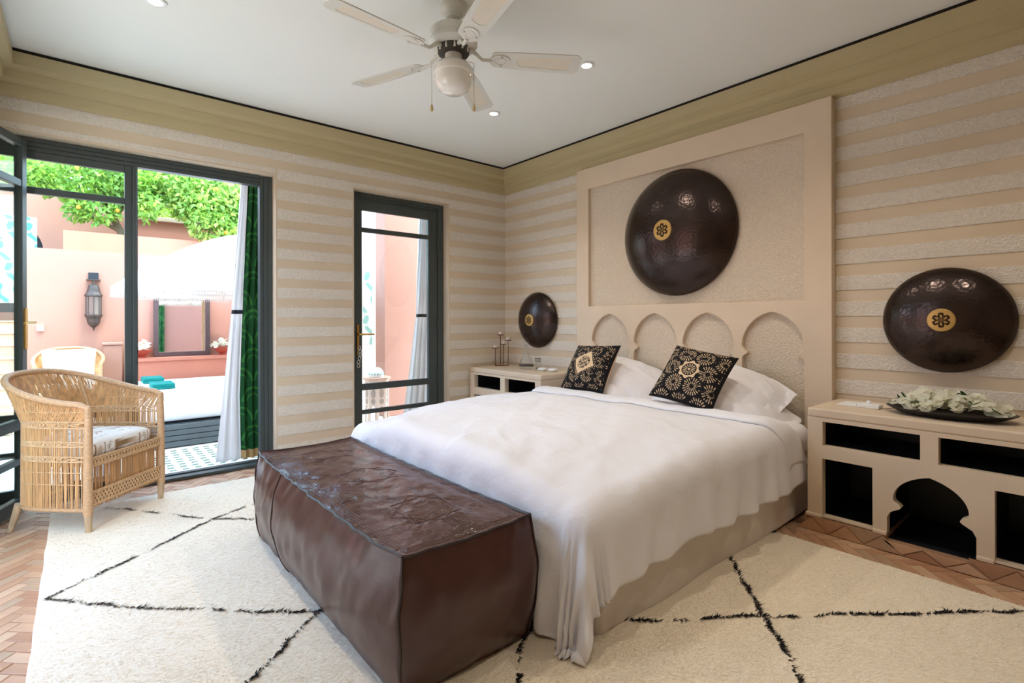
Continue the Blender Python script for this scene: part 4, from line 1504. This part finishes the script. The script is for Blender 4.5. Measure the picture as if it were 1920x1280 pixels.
# ------------------------------------------------------------------ parasol
UX, UY, UR = -1.93, 2.16, 1.18
um = thing('parasol', 'white canvas parasol with fringed edge over the daybed', 'parasol', (UX, UY, 0))
def canopy(r, q):
    sag = 1 - .06 * (1 - abs(cos(4 * q))) * (r / UR)
    z = 2.02 - .62 * (r / UR) ** 1.6 - .03 * (1 - abs(cos(4 * q))) * (r / UR) ** 2 * 0
    return (UX + r * sag * cos(q), UY + r * sag * sin(q), z)
for k in range(8):
    mb = MB()
    q0 = k * pi / 4
    mb.grid(lambda u, v: canopy(.03 + (UR - .03) * v, q0 + u * pi / 4), 9, 16)
    obj('canopy_panel', mb, umb_m, um, smooth='all', solid=.004)
    vb = MB().grid(lambda u, v: tuple(Vector(canopy(UR, q0 + u * pi / 4)) - Vector((0, 0, .065 * v + .012 * v * sin(u * 5 * pi) ** 2))), 26, 3)
    va = obj('valance', vb, umb_m, um, smooth='all', solid=.003)
    fr = MB()
    for i in range(40):
        p = Vector(canopy(UR, q0 + (i + .5) / 40 * pi / 4)) - Vector((0, 0, .068))
        fr.tube([p, p - Vector((0, 0, .022))], [.003, .005], 4)
    fo = obj('fringe', fr, umb_m, va)
    fo['kind'] = 'stuff'
    obj('rib', MB().tube([Vector(canopy(.05, q0)) - Vector((0, 0, .02)), Vector(canopy(.6, q0)) - Vector((0, 0, .018)), Vector(canopy(UR * .97, q0)) - Vector((0, 0, .012))], .008, 6), leg_wood, um, smooth=True)
obj('pole', MB().tube([(UX, UY, .40), (UX, UY, 2.04)], .022, 12), leg_wood, um, smooth=True)
obj('finial', MB().lathe([(.02, 2.01), (.03, 2.04), (.022, 2.07), (.0, 2.09)], (UX, UY, 0), 14), leg_wood, um, smooth=True)

# ------------------------------------------------------------------ studded mirror
mr_ = thing('mirror', 'dark studded frame mirror standing on the courtyard ledge', 'mirror', (-2.36, 3.42, .636))
MX0, MX1, MZ0, MZ1, MW = -2.655, -2.062, .640, 1.425, .052
for a, b in (((MX0, 3.42, MZ0), (MX0 + MW, 3.46, MZ1)), ((MX1 - MW, 3.42, MZ0), (MX1, 3.46, MZ1)), ((MX0 + MW, 3.421, MZ0), (MX1 - MW, 3.459, MZ0 + MW)), ((MX0 + MW, 3.421, MZ1 - MW), (MX1 - MW, 3.459, MZ1))):
    obj('frame_board', MB().box(a, b), mirror_frame_m, mr_, bevel=.004)
obj('mirror_glass', MB().box((MX0 + MW - .01, 3.442, MZ0 + MW - .01), (MX1 - MW + .01, 3.450, MZ1 - MW + .01)), mirror_m, mr_)
st = [(MX0 + MW / 2, MZ0 + .10 + .15 * k) for k in range(5)] + [(MX1 - MW / 2, MZ0 + .10 + .15 * k) for k in range(5)] + [(MX0 + .12 + .115 * k, MZ0 + MW / 2) for k in range(4)] + [(MX0 + .12 + .115 * k, MZ1 - MW / 2) for k in range(4)]
for x, z in st:
    obj('stud', MB().lathe([(.011, 0), (.009, .006), (.0, .009)], (0, 0, 0), 10), chrome_m, mr_, smooth=True).matrix_world = Matrix.Translation((x, 3.421, z)) @ Matrix.Rotation(pi / 2, 4, 'X')

# ------------------------------------------------------------------ flower bowls
def bowl(x, y, lab):
    t = thing('flower_bowl', lab, 'flower bowl', (x, y, .636), group='flower bowls on the ledge')
    obj('bowl', MB().lathe([(.040, 0), (.042, .012), (.030, .02), (.06, .04), (.095, .085), (.10, .095), (.092, .092), (.06, .06), (.0, .05)], (x, y, .636), 24), bowl_m, t, smooth=True)
    for k in range(26):
        q, r = random.uniform(0, 6.28), .105 * sqrt(random.random())
        h_ = .735 + .075 * (1 - (r / .12) ** 2) * random.uniform(.5, 1.2)
        o = share(first[k % 3], t, (x + r * cos(q) - x, y + r * sin(q) - y, h_ - .636), (random.uniform(-.9, .9), random.uniform(-.9, .9), random.uniform(0, 6)), (1.35, 1.35, 1.35))
        o.name = 'flower'
        for kk in ('label', 'category', 'group'):
            if kk in o:
                del o[kk]
bowl(-2.775, 3.37, 'terracotta bowl of white flowers left of the studded mirror')
bowl(-1.935, 3.37, 'terracotta bowl of white flowers right of the studded mirror')

# ------------------------------------------------------------------ wall lantern
LX, LY = -3.213, 3.415
la = thing('wall_lantern', 'dark metal wall lantern on the pale pink courtyard wall', 'lantern', (LX, 3.5, .95))
obj('wall_plate', MB().box((LX - .045, 3.475, 1.54), (LX + .045, 3.50, 1.625)), dark_m, la, bevel=.004)
obj('bracket', MB().box((LX - .062, 3.40, 1.532), (LX + .062, 3.50, 1.545)).tube([(LX, LY, 1.53), (LX, LY, 1.47)], .014, 10), iron_m, la)
obj('hood', MB().lathe([(.016, 1.49), (.045, 1.478), (.055, 1.44), (.062, 1.40), (.082, 1.365), (.082, 1.352), (.066, 1.348)], (LX, LY, 0), 8), iron_m, la)
obj('glass_drum', MB().lathe([(.066, 1.35), (.066, 1.135)], (LX, LY, 0), 8), M('lantern_glass', (150, 140, 136), .15, metal=.6), la)
for k in range(8):
    a = k * pi / 4
    obj('bar', MB().tube([(LX + .067 * cos(a), LY + .067 * sin(a), 1.135), (LX + .067 * cos(a), LY + .067 * sin(a), 1.35)], .005, 6), iron_m, la)
obj('lower_cup', MB().lathe([(.080, 1.148), (.082, 1.135), (.062, 1.10), (.058, 1.06), (.042, 1.025), (.014, 1.0), (.010, .985), (.0, .955)], (LX, LY, 0), 8), iron_m, la)
tag(obj('outdoor_switch', MB().box((-3.688, 3.475, .965), (-3.630, 3.50, 1.028)).box((-3.680, 3.470, .975), (-3.638, 3.476, 1.018)), white_gloss, bevel=.003), 'small white square switch box on the courtyard wall', 'switch')
tag(obj('pedestal', MB().box((-3.135, 3.24, 0), (-2.965, 3.44, .80)).box((-3.145, 3.23, .80), (-2.955, 3.45, .83)), pink_m, bevel=.008), 'low pale pink pedestal against the courtyard wall', 'pedestal')

# outdoor wicker chair with white cushion
OCL = Vector((-3.415, 2.62, -.006))
oc = copy_tree(armchair)
oc.location = OCL
oc.rotation_euler = (0, 0, 0)
oc['label'] = 'wicker tub armchair outdoors against the pink courtyard wall'
wc = tag(obj('cushion', pillow_mb(.43, .42, .13, n=30, concave=.02, seed=8), mattress_m, smooth='all', weld=True), 'square white cushion propped in the outdoor wicker chair', 'cushion')
wc.matrix_world = Matrix.Translation(OCL + Vector((0, .38, .585))) @ Matrix.Rotation(radians(90), 4, 'Z') @ Matrix.Rotation(radians(-14), 4, 'Y')
wc2 = tag(obj('seat_cushion', MB().grid(seat_cushion_pt, 60, 20, wrap_u=True), mattress_m, smooth='all'), 'plain white seat cushion in the outdoor wicker chair', 'cushion')
wc2.location = OCL

# ------------------------------------------------------------------ curtains hanging outside the openings
def lerp_tab(tab, z):
    for (z0, x0), (z1, x1) in zip(tab[:-1], tab[1:]):
        if z0 >= z >= z1:
            t_ = (z0 - z) / (z0 - z1)
            return x0 + (x1 - x0) * t_
    return tab[-1][1]
def sheet(l, r, z0, z1, y, folds, amp, ph=0.0, nu=70, nz=50):
    def fn(u, v):
        z = z0 + (z1 - z0) * v
        xl, xr = lerp_tab(l, z), lerp_tab(r, z)
        k = 1 - .65 * math.exp(-((z - 1.14) / .10) ** 2)
        return (xl + (xr - xl) * u + .004 * sin(u * folds * 2 * pi + z), y + amp * k * sin(u * folds * 2 * pi + ph + .7 * sin(z * 2.2)), z)
    return MB().grid(fn, nu, nz)
CL1 = [(2.2, -2.378), (1.14, -2.455), (.6, -2.50), (.0, -2.56)]
CB1 = [(2.2, -2.335), (1.14, -2.378), (.5, -2.395), (.0, -2.385)]
CR1 = [(2.2, -2.215), (1.14, -2.215), (.0, -2.225)]
cu1 = thing('curtain', 'white bordered green patterned curtain hanging at the right of the wide opening', 'curtain', (-2.36, .31, 0))
obj('white_border', sheet(CL1, CB1, 2.13, .012, .305, 2.2, .018), curtain_w, cu1, smooth='all', solid=.003)
gp = obj('green_panel', sheet(CB1, CR1, 2.13, .075, .300, 3.2, .016, 1.0, nu=110, nz=260), curtain_g, cu1, smooth='all')
G1, G2 = np.array(lin((34, 82, 46))[:3]), np.array(lin((62, 128, 62))[:3])
def scale_pat(co):
    z, x = co.z, co.x
    xc = (x + 2.30) / .17
    row = math.floor(z / .15)
    fx = (xc + .5 * (row % 2)) % 1 - .5
    fz = z / .15 - row
    d = sqrt(fx * fx + (fz * .62) ** 2)
    return G2 if .40 < d < .47 or .22 < d < .26 else G1
paint(gp, scale_pat)
obj('hem', sheet([(2.2, -2.335), (.5, -2.395), (.0, -2.385)], CR1, .078, .012, .300, 3.2, .016, 1.0, nz=6), hem_m, cu1, smooth='all', solid=.003)
obj('strap', sheet(CL1, CB1, 1.158, 1.128, .296, 2.2, .018, nz=4), strap_m, cu1, smooth='all', solid=.004)
obj('rod', MB().tube([(-3.7, .305, 2.17), (-2.15, .305, 2.17)], .012, 10), iron_m, cu1, smooth=True)
obj('gathered_heading', sheet([(2.2, -2.378), (2.1, -2.378)], [(2.2, -2.215), (2.1, -2.215)], 2.185, 2.125, .303, 5, .014, nz=4), curtain_w, cu1, smooth='all', solid=.004)
CL2 = [(2.2, -.822), (1.12, -.865), (.6, -.93), (.0, -1.03)]
CR2 = [(2.2, -.70), (.0, -.70)]
cu2 = thing('curtain', 'white curtain tied with a dark strap outside the narrow door', 'curtain', (-.78, .31, 0))
obj('cloth', sheet(CL2, CR2, 2.185, .012, .305, 4, .020), curtain_w, cu2, smooth='all', solid=.003)
obj('strap', sheet(CL2, CR2, 1.135, 1.105, .296, 4, .020, nz=4), strap_m, cu2, smooth='all', solid=.004)
obj('rod', MB().tube([(-1.62, .305, 2.17), (-.62, .305, 2.17)], .012, 10), iron_m, cu2, smooth=True)

# ------------------------------------------------------------------ trees
def leaves(blobs, n, size, mats, name, parent, seed):
    r_ = np.random.default_rng(seed)
    vols = np.array([b[3] * b[4] * b[5] for b in blobs])
    idx = r_.choice(len(blobs), n, p=vols / vols.sum())
    B = np.array(blobs)[idx]
    d = r_.normal(size=(n, 3))
    d /= np.linalg.norm(d, axis=1)[:, None]
    rad = r_.uniform(.35, 1.0, n) ** .5
    P = B[:, :3] + d * B[:, 3:6] * rad[:, None]
    ax = r_.normal(size=(n, 3)) + d * .6 + np.array([0, 0, -.35])
    ax /= np.linalg.norm(ax, axis=1)[:, None]
    sd = np.cross(ax, r_.normal(size=(n, 3)))
    sd /= np.linalg.norm(sd, axis=1)[:, None]
    L = size * r_.uniform(.7, 1.3, n)[:, None]
    V = np.stack([P, P + ax * L * .45 + sd * L * .22, P + ax * L, P + ax * L * .45 - sd * L * .22], 1).astype(np.float32)
    me = bpy.data.meshes.new(name)
    me.vertices.add(n * 4)
    me.vertices.foreach_set('co', V.ravel())
    me.loops.add(n * 4)
    me.loops.foreach_set('vertex_index', np.arange(n * 4, dtype=np.int32))
    me.polygons.add(n)
    me.polygons.foreach_set('loop_start', np.arange(0, n * 4, 4, dtype=np.int32))
    me.polygons.foreach_set('loop_total', np.full(n, 4, np.int32))
    for m_ in mats:
        me.materials.append(m_)
    me.polygons.foreach_set('material_index', r_.integers(0, len(mats), n).astype(np.int32))
    me.update(calc_edges=True)
    o = bpy.data.objects.new(name, me)
    COL.objects.link(o)
    o.parent = parent
    o.matrix_parent_inverse = rest(parent).inverted()
    o['kind'] = 'stuff'
    return o
def tree(label, base, trunk, branches, blobs, n, size, mats, seed, fruit=0):
    t = thing('orange_tree', label, 'tree', base, group='orange trees behind the courtyard')
    obj('trunk', MB().tube(trunk, [.055, .05, .045, .03][:len(trunk)], 10), bark_m, t, smooth=True)
    for b in branches:
        obj('branch', MB().tube(b, [.03, .02, .012][:len(b)], 7), bark_m, t, smooth=True)
    leaves(blobs, n, size, mats, 'foliage', t, seed)
    rr = random.Random(seed)
    for k in range(fruit):
        b = blobs[k % len(blobs)]
        q, p = rr.uniform(-2.6, -.5), rr.uniform(-.6, .6)
        obj('orange', MB().lathe([(.004, -.028), (.018, -.022), (.027, 0), (.018, .022), (.004, .028)], (b[0] + b[3] * cos(q) * cos(p), b[1] + b[4] * sin(q) * cos(p), b[2] + b[5] * sin(p)), 12), orange_m, t, smooth=True)
    return t
tree('leaning orange tree with pale trunk left of the window mullion', (-2.80, 5.42, 2.25),
     [(-2.80, 5.42, 2.0), (-2.86, 5.40, 2.35), (-3.02, 5.38, 2.70), (-3.2, 5.35, 3.05)],
     [[(-2.9, 5.4, 2.4), (-3.15, 5.3, 2.52), (-3.4, 5.2, 2.6)], [(-2.95, 5.38, 2.6), (-2.7, 5.3, 2.9), (-2.5, 5.2, 3.1)]],
     [(-3.30, 5.2, 3.05, .75, .5, .32), (-3.15, 5.1, 2.62, .28, .25, .20), (-3.35, 5.1, 2.58, .16, .2, .14), (-2.75, 5.3, 3.1, .5, .45, .35), (-2.62, 5.0, 2.72, .22, .25, .2)], 8500, .085, [tree_ms[0], tree_ms[1]], 11, 3)
tree('bushy orange tree rising behind the parasol', (-1.5, 5.5, 2.25),
     [(-1.5, 5.5, 2.0), (-1.55, 5.45, 2.5), (-1.6, 5.4, 3.0), (-1.6, 5.4, 3.4)],
     [[(-1.55, 5.45, 2.6), (-1.8, 5.1, 2.5), (-2.0, 4.9, 2.55)]],
     [(-1.75, 5.1, 2.95, .62, .5, .45), (-1.75, 4.9, 2.52, .35, .25, .26), (-1.2, 5.2, 2.8, .5, .4, .5), (-2.05, 5.2, 3.15, .5, .4, .32)], 8000, .095, [tree_ms[1], tree_ms[2]], 12, 3)
tree('tall orange tree standing furthest back above the garden wall', (-2.4, 7.2, 2.2),
     [(-2.4, 7.2, 0), (-2.4, 7.2, 2.0), (-2.45, 7.2, 3.0), (-2.5, 7.2, 3.8)], [],
     [(-3.3, 7.0, 3.7, 1.3, .6, .9), (-1.6, 7.0, 3.7, 1.4, .6, 1.0), (-2.4, 6.8, 3.3, .8, .5, .6), (0.2, 7.0, 3.7, 1.2, .6, 1.0), (-4.8, 7.2, 3.6, 1.0, .6, .9)], 17000, .11, [tree_ms[0], tree_ms[2]], 13, 4)
